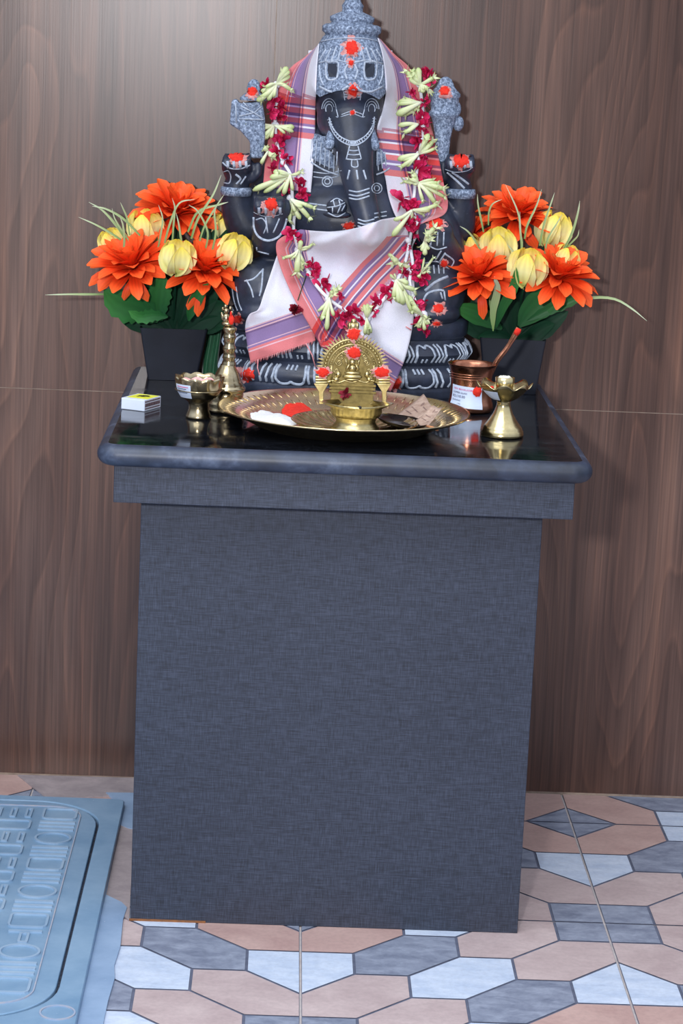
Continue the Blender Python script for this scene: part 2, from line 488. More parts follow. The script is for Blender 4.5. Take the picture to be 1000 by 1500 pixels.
mb.box((-3, -7, -.06), (3, 0, -.0024), 0)
order = {'w': 2, 's': 3, 'b': 4, 't': 5}
for i in range(-6, 5):
    for j in range(-1, 8):
        def W(a, b):
            u = a/6 if (i+j) % 2 == 0 else 1-a/6
            return Vector((TX+(i+u)*T, TY-(j+b/6)*T))
        q = clip(inset([W(0, 0), W(6, 0), W(6, 6), W(0, 6)], .0016), -.001)
        if len(q) > 2: mb.add([(p.x, p.y, -.0012) for p in q], [tuple(range(len(q)))], 1)
        for kind, pl in TILE:
            pts = []
            for (a, b) in pl: pts.append(W(a, b))
            q = clip(inset(pts, .0023), -.001)
            if len(q) > 2: mb.add([(p.x, p.y, 0) for p in q], [tuple(range(len(q)))], order[kind])
fl = struct(mb.build('floor', [M_GROUT, M_GROOVE, M_TW, M_TS, M_TB, M_TT], smooth=False, weld=False, origin=(0, 0, 0)))

mb = MB()
zj = .7381
xj = P(403.5, 50, 0).x
mb.box((-3, .0012, -.05), (3, .10, 3.0), 1)
g = .0008
for (x0, x1, z0, z1) in ((-3, 3, .004, zj-g), (-3, xj-g, zj+g, 3.0), (xj+g, 3, zj+g, 3.0)):
    mb.box((x0, 0, z0), (x1, .0062, z1), 0)
struct(mb.build('wall_back', [M_WOOD, M_JOINT], smooth=False, weld=False, origin=(0, 0, 0)))

# blue painted cement skirt round the drain cover
mb = MB()
def fz(px, py, z=0): p = PZ(px, py, z); return (p.x, p.y)
sk = [(-1.6, -1.9), (-.318, -1.9), fz(152, 1498), fz(158, 1470), fz(168, 1436), fz(167, 1418), fz(176, 1390), fz(180, 1350), fz(186, 1333), fz(178, 1325), fz(155, 1314), (-.36, -.2), (-1.6, -.2)]
mb.prism([(x, y, .0045) for x, y in sk], (0, 0, -.0040), 0)
sk = [fz(155, 1164), fz(197, 1164.5), fz(196, 1217), fz(188, 1216), fz(172, 1209), fz(176, 1180)]
mb.prism([(x, y, .0045) for x, y in sk], (0, 0, -.0040), 0)
struct(mb.build('trim_1', [M_BLUE2], smooth=False, origin=(0, 0, 0)))
mb = MB()                                   # bare cement fill beside the drain cover
sk = [fz(26, 1137), fz(196, 1141.5), fz(196, 1166), fz(70, 1172)]
mb.prism([(x, min(y, -.002), .0030) for x, y in sk], (0, 0, -.0026), 0)
sk = [fz(172, 1209), fz(196, 1216), fz(189, 1350), fz(176, 1340), fz(150, 1322)]
mb.prism([(x, y, .0030) for x, y in sk], (0, 0, -.0026), 0)
struct(mb.build('trim_2', [M_CEMENT], smooth=False, origin=(0, 0, 0)))

# ================================================================== DRAIN COVER
def rrect(x0, y0, x1, y1, r, n=10):
    pts = []
    for (cx, cy, a0) in ((x1-r, y1-r, 0), (x0+r, y1-r, 90), (x0+r, y0+r, 180), (x1-r, y0+r, 270)):
        for k in range(n+1):
            a = math.radians(a0+90*k/n); pts.append((cx+r*cos(a), cy+r*sin(a)))
    return pts
def ring(mb, outer, inner, z0, z1, mi=0):
    n = len(outer)
    v = [(x, y, z0) for x, y in outer]+[(x, y, z1) for x, y in outer]+[(x, y, z1) for x, y in inner]+[(x, y, z0) for x, y in inner]
    fs = []
    for k in range(n):
        k2 = (k+1) % n
        for r in range(3): fs.append((r*n+k, r*n+k2, (r+1)*n+k2, (r+1)*n+k))
    mb.add(v, fs, mi)
LX1, LX0, LY1, LY0 = -.398, -1.02, -.200, -1.150
dc = thing('drain_cover', ((LX0+LX1)/2, (LY0+LY1)/2, .0045), 'blue painted drain cover with embossed bars in the floor left of the pedestal', 'drain cover')
ZL = .017
mb = MB()
ring(mb, rrect(LX0-.042, LY0-.12, LX1+.040, LY1+.030, .012), rrect(LX0-.0045, LY0-.0045, LX1+.0045, LY1+.0045, .125), .0045, ZL)
mb.build('frame', M_BLUE, dc, angle=.6, bevel=.003)
mb = MB()
mb.prism([(x, y, .009) for x, y in rrect(LX0-.0045, LY0-.0045, LX1+.0045, LY1+.0045, .125)], (0, 0, -.004), 0)
mb.build('gap_seat', M_GAP, dc, smooth=False)
mb = MB()
mb.prism([(x, y, ZL) for x, y in rrect(LX0, LY0, LX1, LY1, .12)], (0, 0, -.012), 0)
lid = mb.build('lid', M_BLUE, dc, angle=.6, bevel=.0015)
mb = MB()
ring(mb, rrect(LX0+.046, LY0+.046, LX1-.030, LY1-.026, .055), rrect(LX0+.048, LY0+.048, LX1-.032, LY1-.028, .053), ZL-.001, ZL+.0022, 0)
mb.build('raised_border', M_CHALKB, lid, smooth=False)
mb = MB()
def bar(x, y, w, h): ring(mb, rrect(x-w/2, y-h/2, x+w/2, y+h/2, min(w, h)*.2, 3), rrect(x-w/2+.004, y-h/2+.004, x+w/2-.004, y+h/2-.004, min(w, h)*.1, 3), ZL-.001, ZL+.003)
def solid(x, y, w, h): mb.box((x-w/2, y-h/2, ZL-.001), (x+w/2, y+h/2, ZL+.003))
def oval(x, y, rx, ry):
    o = [(x+rx*cos(k*pi/16), y+ry*sin(k*pi/16)) for k in range(32)]
    i_ = [(x+(rx-.004)*cos(k*pi/16), y+(ry-.004)*sin(k*pi/16)) for k in range(32)]
    ring(mb, o, i_, ZL-.001, ZL+.003)
col1 = -.466
yy = -.268
for sym in ('q', 'b', 'o', 'b', 'q', 'b', 'o', 'b', 'q', 't', 'o', 'b', 'q'):
    if sym == 'q': bar(col1, yy, .062, .058)
    elif sym == 'o': oval(col1, yy, .032, .029)
    elif sym == 't': solid(col1, yy+.018, .052, .006); bar(col1, yy-.008, .016, .040)
    else:
        for k in (-1, 0, 1): solid(col1, yy+k*.019, .062, .007)
    yy -= .064
for cx in (-.548, -.632, -.716, -.80, -.884):
    yy = -.268
    for k in range(12):
        if k % 2 == 0:
            for q in (-1, 0, 1): bar(cx+q*.027, yy, .012, .046)
        else: bar(cx, yy, .074, .050)
        yy -= .064
mb.build('embossed_pattern', M_EMB, lid, smooth=False)
mb = MB()
rgx, rgy = fz(84, 1484, ZL)
o = [(rgx+.026*cos(k*pi/16), rgy+.026*sin(k*pi/16)) for k in range(32)]
i_ = [(rgx+.0235*cos(k*pi/16), rgy+.0235*sin(k*pi/16)) for k in range(32)]
ring(mb, o, i_, ZL-.001, ZL+.002)
mb.build('embossed_ring', M_CHALKB, dc, smooth=False)

# ================================================================== PEDESTAL
pd = thing('pedestal_table', (0, -.40, 0), 'tall dark blue linen-textured pedestal with black granite top against the wood wall', 'table')
mb = MB(); mb.box((-.3105, -.719, 0), (.3105, -.001, .6975)); mb.build('pedestal_body', M_LINEN, pd, smooth=False, bevel=.0012)
mb = MB(); mb.box((-.3484, -.791, .6965), (.3484, -.001, .7540)); mb.build('apron', M_LINEN, pd, smooth=False, bevel=.0012)
# granite slab with bullnose: rows around (x0,y0,x1) on three free edges
mb = MB()
hb = .0165; zc = ZT-hb
ol = []
cr_ = .016
pts2 = [(-.375+hb, -.002)]
for k in range(9):
    a = pi+ (pi/2)*k/8; pts2.append((-.375+hb+cr_*(1+cos(a))-cr_*0 , -.813+hb+cr_*(1+sin(a))))
for k in range(9):
    a = 1.5*pi+(pi/2)*k/8; pts2.append((.375-hb-cr_+cr_*cos(a), -.813+hb+cr_*(1+sin(a))))
pts2.append((.375-hb, -.002))
nn = []
for i, p in enumerate(pts2):
    a = Vector(pts2[max(0, i-1)]); b = Vector(pts2[min(len(pts2)-1, i+1)])
    d = (b-a).normalized(); nn.append(Vector((d.y, -d.x)))
rows = []
m_ = 12
for k in range(m_+1):
    a = pi/2 - pi*k/m_
    rows.append([(p[0]+n.x*hb*cos(a), p[1]+n.y*hb*cos(a), zc+hb*sin(a)) for p, n in zip(pts2, nn)])
mb.grid(rows, 0)
slab = mb.build('slab_edge', M_GEDGE, pd)
mb = MB()
mb.prism([(p[0], p[1], ZT) for p in pts2], (0, 0, -2*hb), 0)
mb.build('granite_top', M_GRAN, pd, smooth=False)
mb = MB(); mb.box((-.312, -.7205, 0), (-.19, -.7188, .0035)); mb.build('bare_board_edge', M_EDGE, pd, smooth=False)

# ================================================================== STATUE
YC = -.14                                    # middle of the lotus base
k0 = K(-.2)
base_c = P(505, 580, YC); base_c.z = ZT
st = thing('stone_statue', (base_c.x, YC, ZT), 'black stone seated elephant-headed deity statue on a lotus base, draped in striped cloth', 'statue')

def remesh(mb, voxel, smooth_it=6, fac=.5):
    me = mb.mesh('tmp'); o = bpy.data.objects.new('tmp', me); C.objects.link(o)
    bm = bmesh.new(); bm.from_mesh(me); bmesh.ops.remove_doubles(bm, verts=bm.verts, dist=1e-6)
    bmesh.ops.recalc_face_normals(bm, faces=bm.faces); bm.to_mesh(me); bm.free()
    m = o.modifiers.new('r', 'REMESH'); m.mode = 'VOXEL'; m.voxel_size = voxel
    s = o.modifiers.new('s', 'SMOOTH'); s.iterations = smooth_it; s.factor = fac
    dg = bpy.context.evaluated_depsgraph_get()
    ev = o.evaluated_get(dg); m2 = bpy.data.meshes.new_from_object(ev)
    out = MB(); out.add([v.co.copy() for v in m2.vertices], [tuple(p.vertices) for p in m2.polygons])
    bpy.data.objects.remove(o); bpy.data.meshes.remove(me); bpy.data.meshes.remove(m2)
    return out

B = MB()
def E_(px, py, Y, rx, rz, rd, tilt=0, mb=None):
    k = K(Y); rot = Matrix.Rotation(math.radians(tilt), 3, 'Y')
    (mb or B).ell(P(px, py, Y), rx*k, rd*k, rz*k, seg=24, rot=rot)
def L_(pts, mb=None, seg=16):                # chain of (px, py, Y, radius px): a tapering limb
    q = spline([P(a, b, c) for a, b, c, d in pts], 4*len(pts))
    rr = [interp([(i/(len(pts)-1), p[3]*K(p[2])) for i, p in enumerate(pts)], j/(len(q)-1)) for j in range(len(q))]
    (mb or B).tube(q, rr, seg)
    for i in (0, -1):
        a, b, c, d = pts[i]; (mb or B).ell(P(a, b, c), d*K(c)*.99, d*K(c)*.99, d*K(c)*.99, seg=16)
# torso, belly, neck, head
E_(510, 262, -.115, 92, 92, 66); E_(508, 318, -.135, 104, 62, 84); E_(512, 212, -.12, 60, 40, 46)
L_([(438, 226, -.11, 38), (510, 216, -.11, 42), (585, 222, -.11, 38)])
E_(512, 138, -.15, 50, 74, 58); E_(513, 172, -.175, 45, 44, 46); E_(513, 118, -.165, 47, 40, 50)
E_(484, 172, -.160, 20, 30, 34); E_(538, 172, -.160, 19, 30, 34)          # cheeks
E_(497, 124, -.17, 26, 30, 40); E_(529, 124, -.17, 26, 30, 40)          # the two domes of the forehead
L_([(513, 176, -.195, 38), (516, 205, -.215, 31), (520, 235, -.235, 26), (524, 265, -.245, 23), (531, 295, -.255, 21), (538, 322, -.262, 19), (541, 345, -.265, 17)])
E_(452, 165, -.10, 24, 44, 12); E_(574, 168, -.10, 24, 44, 12)            # ears under the cloth
# back pair of arms
L_([(432, 232, -.10, 36), (392, 300, -.105, 36), (366, 332, -.12, 32), (350, 305, -.13, 26), (346, 278, -.14, 20), (349, 262, -.145, 17)])
E_(350, 248, -.15, 24, 22, 17)
L_([(590, 232, -.10, 36), (640, 300, -.105, 36), (664, 334, -.12, 30), (672, 308, -.13, 24), (673, 280, -.14, 19), (670, 262, -.145, 17)])
E_(669, 246, -.15, 25, 20, 17)
# front pair of arms
L_([(436, 240, -.13, 32), (412, 320, -.16, 34), (398, 350, -.19, 30), (395, 325, -.215, 24)])
E_(396, 318, -.222, 25, 30, 15)
L_([(588, 240, -.13, 32), (640, 340, -.15, 34), (652, 378, -.18, 28), (642, 352, -.215, 24)])
E_(638, 340, -.222, 26, 22, 18)
# crossed legs
L_([(462, 400, -.13, 52), (408, 418, -.165, 50), (382, 424, -.18, 46)]); L_([(382, 436, -.185, 40), (440, 452, -.21, 32), (520, 456, -.215, 26)])
L_([(556, 400, -.13, 52), (612, 418, -.165, 50), (640, 424, -.18, 44)]); L_([(640, 434, -.185, 38), (580, 452, -.21, 32), (505, 448, -.205, 26)])
E_(388, 458, -.20, 42, 20, 34); E_(632, 458, -.20, 42, 20, 34)
E_(508, 400, -.10, 96, 64, 60)
# finger rows of the raised hands
def fingers(cx, cy, Y, w, n, ln, r, lean):
    for i in range(n):
        x = cx+(i-(n-1)/2)*w
        L_([(x+lean, cy-ln, Y+.004, r*.86), (x, cy-ln*.35, Y-.012, r), (x, cy+ln*.3, Y-.004, r)], seg=10)
fingers(346, 243, -.165, 10.5, 4, 14, 6.3, 2); L_([(368, 262, -.155, 7), (377, 254, -.16, 6.5), (378, 243, -.158, 6)], seg=10)
fingers(674, 244, -.165, 10.5, 4, 14, 6.3, 0); L_([(648, 260, -.155, 7), (640, 252, -.16, 6.5), (641, 240, -.158, 6)], seg=10)
fingers(394, 304, -.236, 11, 4, 12, 6.6, 0); L_([(413, 318, -.23, 7), (420, 308, -.235, 6.5), (419, 297, -.232, 6)], seg=10)
body_mb = remesh(B, .0032, 5)
body = body_mb.build('figure', M_STONE, st)

# lotus base: an oval two-tiered seat
BA, BB, BX = .2235, .128, base_c.x
def ovalp(th, d, z):
    c, s = cos(th), sin(th); e_ = 2/2.5
    return Vector((BX+(BA-d)*math.copysign(abs(c)**e_, c), YC+(BB-d)*math.copysign(abs(s)**e_, s), z))
def bz(py): return P(500, py, YC-BB).z
zt0 = ZT
Z = {py: bz(py) for py in (572, 568, 540, 536, 530, 504, 499, 494, 474, 469)}
prof = [(.03, zt0), (.001, zt0), (0, zt0+.003), (0, Z[572]-.001), (.003, Z[572]), (.006, Z[568]), (-.001, lerp(Z[568], Z[540], .35)), (.004, lerp(Z[568], Z[540], .8)), (.012, Z[540]), (.016, Z[536]), (.012, Z[530]), (.004, lerp(Z[530], Z[504], .4)), (.010, lerp(Z[530], Z[504], .8)), (.018, Z[504]), (.020, Z[499]), (.014, Z[494]), (.013, Z[474]), (.018, Z[469]), (.06, Z[469]+.002), (.12, Z[469]+.003)]
LB = MB()
NS = 160
LB.grid([[ovalp(2*pi*k/NS, d, z) for k in range(NS)] for d, z in prof], closed=True)
LB.add([ovalp(2*pi*k/NS, .12, prof[-1][1]) for k in range(NS)], [tuple(range(NS))])
base = LB.build('lotus_base', M_STONE, st, angle=.9)

bm = bmesh.new()
for o in (body, base):
    bm.from_mesh(o.data)
bmesh.ops.translate(bm, verts=bm.verts, vec=ORG[st.name])
BVH = BVHTree.FromBMesh(bm); bm.free()
def hit(px, py, bvh=None):
    h = (bvh or BVH).ray_cast(CAM, ray(px, py).normalized())
    return (h[0], h[1]) if h[0] is not None else (None, None)

# carved white lines
def arcpts(fn, n): return [fn(i/(n-1)) for i in range(n)]
LN = MB()
def line(pxs, r=1.5, n=None, off=.0004, mb=None, bvh=None, sp=True):
    pts = [Vector((a, b, 0)) for a, b in pxs]
    if len(pts) > 2 and sp: pts = spline(pts, n or 6*len(pts))
    else:
        q = []
        for a, b in zip(pts, pts[1:]):
            m = max(2, int((b-a).length/3)); q += [a.lerp(b, i/m) for i in range(m)]
        pts = q+[pts[-1]]
    seg = []
    def flush():
        if len(seg) > 1: (mb or LN).tube(seg, r*k0*1.12, 6, flat=.45)
    for p in pts:
        h, nn_ = hit(p.x, p.y, bvh)
        if h is None or (seg and (h-seg[-1]).length > .03):
            flush(); seg = []
            if h is None: continue
        seg.append(h+nn_*off)
    flush()
# face
for sx, cx in ((1, 482), (-1, 544)):
    for r_, a0, a1 in ((13, 180, 360), (9.5, 185, 350), (6, 150, 400)):
        line([(cx+sx*-0+sx*r_*.8*cos(math.radians(a)), 157+r_*1.2*sin(math.radians(a))*1.0+3) for a in range(a0, a1+1, 20)], .75)
    line([(cx+sx*10.5, 160), (cx+sx*13, 171), (cx+sx*10, 171)], .7)
line([(500, 168), (516, 163), (532, 168)], .6); line([(499, 171), (516, 167), (531, 172)], .6)
for dy in (0, 4, 8): line([(503, 134+dy), (509, 134+dy)], .7); line([(523, 134+dy), (529, 134+dy)], .7)
line([(503, 133), (505, 147)], .7); line([(529, 133), (527, 147)], .7)
LN.build('face_carving', M_LINE, st); LN = MB()
# chain round the trunk, its bell pendant and the trunk rings
ch = [(482, 178), (487, 192), (497, 205), (510, 212), (517, 213), (524, 212), (536, 204), (545, 191), (548, 177)]
line(ch, 1.0); line([(a, b-6) for a, b in ch], 1.0)
cs = spline([Vector((a, b-3, 0)) for a, b in ch], 30)
for i, p in enumerate(cs):
    t = (cs[min(i+1, 29)]-cs[max(i-1, 0)]).normalized()
    line([(p.x-t.y*2.6, p.y+t.x*2.6), (p.x+t.y*2.6, p.y-t.x*2.6)], .8)
line([(512, 214), (507, 234)], .9); line([(524, 214), (529, 233)], .9)
for y in (220, 226, 233): line([(510-(y-220)*.2, y), (518, y+1), (526+(y-220)*.2, y)], .9)
line([(515, 235), (515, 243), (520, 245), (524, 243), (523, 235)], .9)
for x0, x1 in ((512, 509), (522, 524), (532, 536)): line([(x0, 249), (x1, 263)], 1.3)
for y in (279, 285, 290): line([(511, y), (524, y+2), (541, y-3)], 1.1)
for y in (321, 326, 331): line([(524, y), (535, y+3), (548, y)], 1.1)
LN.build('trunk_chain', M_LINE, st); LN = MB()
# belly: two breast rings and waist bands
for cx, cy in ((479.5, 266), (551.5, 276)):
    for r_ in (7.5, 4): line([(cx+r_*cos(a*pi/8), cy+r_*sin(a*pi/8)) for a in range(17)], .9)
    LN.build('ring_carving', M_LINE, st); LN = MB()
for y in (300, 307): line([(452, y-2), (475, y+1), (490, y+2)], 1.1)
for y in (313, 319): line([(548, y), (566, y-3)], 1.0)
for y in (190, 197): line([(459, y+62), (480, y+64), (500, y+60)], .8)
LN.build('belly_carving', M_LINE, st); LN = MB()
# left raised hand, its arm band and the back left hand
line([(372, 311), (384, 316), (398, 317), (414, 313)], 1.0)
line([(372, 318), (373, 335), (380, 347), (393, 352), (408, 346), (416, 332), (419, 320)], 2.0)
line([(375, 322), (384, 320), (390, 330), (386, 342)], 1.0); line([(389, 318), (392, 341)], 1.1); line([(409, 320), (400, 341)], 1.1)
for x in (379, 389, 400, 410): line([(x, 304), (x+.5, 314)], 2.0)
for a, b in ((328, 338), (333, 343), (345, 353)): pass
line([(326, 238), (336, 246), (352, 247), (366, 242)], 1.0); line([(327, 252), (334, 250), (338, 258), (336, 268), (328, 268)], .9)
line([(345, 255), (352, 262), (346, 270)], 1.6); line([(360, 258), (352, 270)], 1.2)
for x in (333, 342, 351, 360): line([(x, 236), (x+1, 246)], 2.0)
LN.build('hand_carving', M_LINE, st); LN = MB()
# right raised hand
for x in (660, 670, 680, 689): line([(x, 236), (x+1, 246)], 2.0)
line([(652, 248), (666, 252), (684, 250), (692, 245)], 1.0); line([(655, 252), (670, 266), (680, 276)], 1.6); line([(662, 252), (676, 262), (686, 270)], 1.6)
LN.build('hand_carving', M_LINE, st); LN = MB()
# right lower hand and sleeve
for y in (328, 336, 344): line([(630, y+12), (631, y+18)], 1.0)
for x in (632, 641, 650): line([(x, 340), (x-1, 360)], 1.0)
line([(628, 360), (640, 365), (654, 362)], 1.0); line([(637, 382), (646, 367)], 1.2); line([(643, 384), (652, 370)], 1.2); line([(652, 372), (664, 382), (660, 392)], 1.2)
for x in (628, 635, 642, 649): line([(x, 388), (x+1, 401)], 1.1)
line([(622, 426), (638, 413), (656, 405)], 2.0); line([(618, 444), (626, 430), (642, 425), (650, 426)], 1.6)
line([(650, 426), (652, 440)], 1.3); line([(645, 428), (648, 438)], 1.3); line([(622, 386), (640, 383), (658, 394)], 1.0)
LN.build('garment_carving', M_LINE, st); LN = MB()
# left knee and garment folds
line([(386, 394), (372, 408), (358, 412)], 1.3); line([(385, 394), (383, 420), (380, 434)], 1.3); line([(361, 410), (368, 424), (371, 436)], 1.2)
line([(362, 362), (366, 378)], 1.2); line([(370, 362), (373, 380)], 1.2); line([(376, 362), (378, 376)], 1.0); line([(378, 368), (394, 372)], 1.2)
for x in (334, 340, 346): line([(x, 420), (x+3, 440), (x+8, 455)], 1.0)
LN.build('garment_carving', M_LINE, st)

# lotus petals drawn on the two bands of the base
LP = MB()
def bandline(u, pts, za, zb, d0, bulge, r=1.7, scale=1.0):
    out = []
    for (a, v) in spline([Vector((p[0], p[1], 0)) for p in pts], 5*len(pts)) if False else []:
        pass
    q = spline([Vector((p[0], p[1], 0)) for p in pts], 6*len(pts)) if len(pts) > 2 else [Vector((lerp(pts[0][0], pts[1][0], i/6), lerp(pts[0][1], pts[1][1], i/6), 0)) for i in range(7)]
    seg = []
    for p in q:
        s_ = u+p.x*scale; z = lerp(za, zb, p.y)
        th = arc2th(s_)
        o_ = ovalp(th, .03, z); far = o_ + (ovalp(th, -.1, z)-o_)
        h = BVH.ray_cast(far, (o_-far).normalized(), .2)
        if h[0] is None: continue
        seg.append(h[0]+h[1]*.0005)
    if len(seg) > 1: LP.tube(seg, r*k0, 6, flat=.45)
_arc = []; acc = 0; prev = None
for i in range(1441):
    th = -pi/2 + (i-720)/720*pi; p = ovalp(th, 0, 0)
    if prev is not None: acc += (p-prev).length
    prev = p; _arc.append([acc, th])
mid_ = _arc[720][0]
for a in _arc: a[0] -= mid_
def arc2th(s_):
    lo, hi = 0, 1440
    while hi-lo > 1:
        m = (lo+hi)//2
        if _arc[m][0] < s_: lo = m
        else: hi = m
    f = (s_-_arc[lo][0])/max(1e-9, _arc[hi][0]-_arc[lo][0]); return lerp(_arc[lo][1], _arc[hi][1], f)
U = [(-.42, 1), (-.46, .6), (-.42, .22), (-.30, .06), (-.1, .08), (0, .17), (.1, .08), (.30, .06), (.42, .22), (.46, .6), (.42, 1)]
zl0, zl1 = Z[568], Z[540]; zu0, zu1 = Z[530], Z[504]
half = _arc[-1][0]
n = int(half/.113)+1
for i in range(-n, n+1):
    u = .014+i*.113
    bandline(u, U, zl0, zl1, 0, 0, 2.4, .056)
    for a in (-.14, 0, .14): bandline(u, [(a, 1), (a, .76)], zl0, zl1, 0, 0, 1.8, .056)
    for a in (-.0325, .0325, -.044, .044, -.0555):
        bandline(u, [(a*1.0, .08), (a*.95, .5), (a*.9, 1)], zl0, zl1, 0, 0, 2.1)
n = int(half/.0565)+1
Uu = [(-.40, 0), (-.42, .45), (-.36, .8), (-.22, .95), (-.08, .90), (0, .80), (.08, .90), (.22, .95), (.36, .8), (.42, .45), (.40, 0)]
for i in range(-n, n+1):
    u = .026+i*.0565
    bandline(u, Uu, zu0, zu1, 0, 0, 2.2, .040)
    for a in (-.1, .1): bandline(u, [(a, 0), (a, .22)], zu0, zu1, 0, 0, 1.6, .04)
    for a in (.0245, .032): bandline(u, [(a, 0), (a+.001, .5), (a-.002, 1)], zu0, zu1, 0, 0, 1.6)
LP.build('carved_petals', M_LINE, base)

# crown: dome with bands, rings of beads, finial
CR = MB()
cy_ = -.160
def cz(py): return P(512, py, cy_).z
cc = P(513, 90, cy_)
k = K(cy_)
tiers = [(51.5, 139), (53, 133), (53.0, 120), (51.5, 100), (50, 84), (46, 66), (41, 56), (37.5, 52), (38, 50), (40, 46.5), (40, 39), (37, 36), (31, 35), (29, 33), (30, 30.5), (30.5, 25), (27.5, 22.5), (22, 20), (15, 17), (14.5, 13), (15.5, 8), (12, 3), (11, 0), (8, -7), (3, -11), (.1, -12)]
prof = [(r*k, cz(y)-cc.z) for r, y in tiers]
def clamp(x, a=0.0, b=1.0): return max(a, min(b, x))
def crfn(r, z, a):
    py_ = z
    f = 1.0
    if cz(47)-cc.z < z < cz(37)-cc.z: f = 1+.045*abs(cos(a*11))
    elif cz(31)-cc.z < z < cz(24)-cc.z: f = 1+.04*abs(cos(a*9))
    zz = z
    if z < cz(128)-cc.z:                       # scalloped lower edge over the forehead domes
        zz = z + .015*abs(cos(a*2)) - .004
    if z < cz(100)-cc.z: f *= 1+.20*max(0, -sin(a))*clamp((cz(100)-cc.z-z)/.04)
    return r*f, zz
CR.lathe(prof, (cc.x, cc.y, cc.z), 88, fn=crfn, sy=1.12)
# carved relief: slanting ribs either side, forehead plates, bead band
crown = CR.build('crown', M_CHIS, st)
bm = bmesh.new(); bm.from_mesh(crown.data); bmesh.ops.translate(bm, verts=bm.verts, vec=ORG[st.name]); CBVH = BVHTree.FromBMesh(bm); bm.free()
RL = MB()
for sgn in (-1, 1):
    for i in range(5):
        x0 = 514+sgn*(14+i*7.5); line([(x0, 68+i*1.5), (x0+sgn*(6+i*1.5), 90)], 1.2, mb=RL, bvh=CBVH)
    line([(514+sgn*5, 94), (514+sgn*9, 104), (514+sgn*6, 116)], 1.3, mb=RL, bvh=CBVH)
    ox = 514+sgn*28
    line([(ox-8, 91), (ox+8, 91), (ox+9, 104), (ox+6, 115), (ox-6, 116), (ox-9, 104), (ox-8, 91)], 1.4, mb=RL, bvh=CBVH)
    line([(514+sgn*4, 126), (514+sgn*16, 133), (514+sgn*30, 134), (514+sgn*46, 127)], 1.6, mb=RL, bvh=CBVH)
    line([(514+sgn*46, 95), (514+sgn*45, 112), (514+sgn*40, 125)], 1.2, mb=RL, bvh=CBVH)
line([(466, 62), (490, 57), (514, 56), (538, 57), (560, 63)], 1.6, mb=RL, bvh=CBVH)
line([(466, 92), (490, 88), (514, 92), (538, 88), (560, 93)], 1.0, mb=RL, bvh=CBVH)
RL.build('crown_relief', M_LINE, crown)
for ox in (487, 541):
    PLT = MB()
    pts = [hit(ox+dx*1.0, 103+dy, CBVH) for dx, dy in ((-6, -10), (6, -10), (7, 0), (5, 10), (-5, 10), (-7, 0))]
    PLT.add([h+n_*.0012 for h, n_ in pts], [tuple(range(6))])
    PLT.build('crown_plate', M_STONE, crown, smooth=False)

# tusk stubs, collar, arm bands
for (x, y, dx) in ((485, 204, -3), (545, 205, 4)):
    q = MB()
    Yk = -.205
    L_([(x+3 if dx < 0 else x-3, y-14, Yk, 7), (x, y, Yk-.018, 8.5), (x+dx, y+9, Yk-.026, 7)], q, 14)
    q.build('tusk', M_CHIS, st)
CO = MB()
rows = []
for i in range(49):
    t = i/48; px = lerp(452, 576, t); arc = 1-(2*t-1)**2
    r_ = []
    for j in range(5):
        py = lerp(196+18*arc*.2, 228+24*arc, j/4)
        h, n_ = hit(px, py); tw = interp([(196, 37), (215, 31), (235, 28), (265, 25), (300, 23)], py); tc = interp([(196, 515), (235, 520), (265, 524), (300, 531)], py)
        r_.append((h+n_*.0022) if h is not None and -.23 < h.y < -.02 and abs(px-tc) > tw else None)
    rows.append(r_)
vid = {}; cv = []; cf = []
for i in range(49):
    for j in range(5):
        if rows[i][j] is not None: vid[i, j] = len(cv); cv.append(rows[i][j])
for i in range(48):
    for j in range(4):
        q = [(i, j), (i+1, j), (i+1, j+1), (i, j+1)]
        if all(a in vid for a in q):
            p = [cv[vid[a]] for a in q]
            if max((p[0]-p[2]).length, (p[1]-p[3]).length) < .03: cf.append([vid[a] for a in q])
for side_ in (0, 1):
    ff = [f for f in cf if (cv[f[0]].x > P(522, 230, -.2).x) == bool(side_)]
    us = sorted({a for f in ff for a in f}); ix = {a: b for b, a in enumerate(us)}
    CO = MB(); CO.add([cv[a] for a in us], [[ix[a] for a in f] for f in ff]); co_ = CO.build('collar', M_CHIS, st, thick=.0025)
    if side_ == 0:
        pl_ = [((459+i*6.2, 204+i*3.0), (456+i*6.6, 236+i*3.2)) for i in range(7)]; edge_ = [(457, 238), (475, 249), (500, 258)]
    else:
        pl_ = [((551+i*5, 222-i*3), (553+i*5.4, 250-i*3)) for i in range(4)]; edge_ = [(550, 256), (562, 251), (572, 244)]
    LNC = MB()
    for a_, b_ in pl_: line([a_, b_], .8, off=.0036, mb=LNC)
    line(edge_, 1.2, off=.0036, mb=LNC)
    LNC.build('collar_carving', M_LINE, co_)
for (x, y, Yk, r_, rz) in ((346, 280, -.14, 20.5, 6.5), (673, 283, -.14, 20.5, 7)):
    q = MB(); k = K(Yk)
    q.lathe([(r_*.9*k, -rz*k), (r_*1.04*k, -rz*k*.9), (r_*1.10*k, 0), (r_*1.04*k, rz*k*.9), (r_*.9*k, rz*k)], P(x, y, Yk), 36, fn=lambda r, z, a: (r*(1+.03*abs(cos(a*8))), z))
    q.build('arm_band', M_CHIS, st)
q = MB()
E_(493, 303, -.255, 15, 13, 12, mb=q); E_(493, 314, -.25, 20, 5, 14, mb=q)
bowl = q.build('sweet_bowl', M_STONE, st)
bm = bmesh.new(); bm.from_mesh(bowl.data); bmesh.ops.translate(bm, verts=bm.verts, vec=ORG[st.name]); SB = BVHTree.FromBMesh(bm); bm.free()
q = MB()
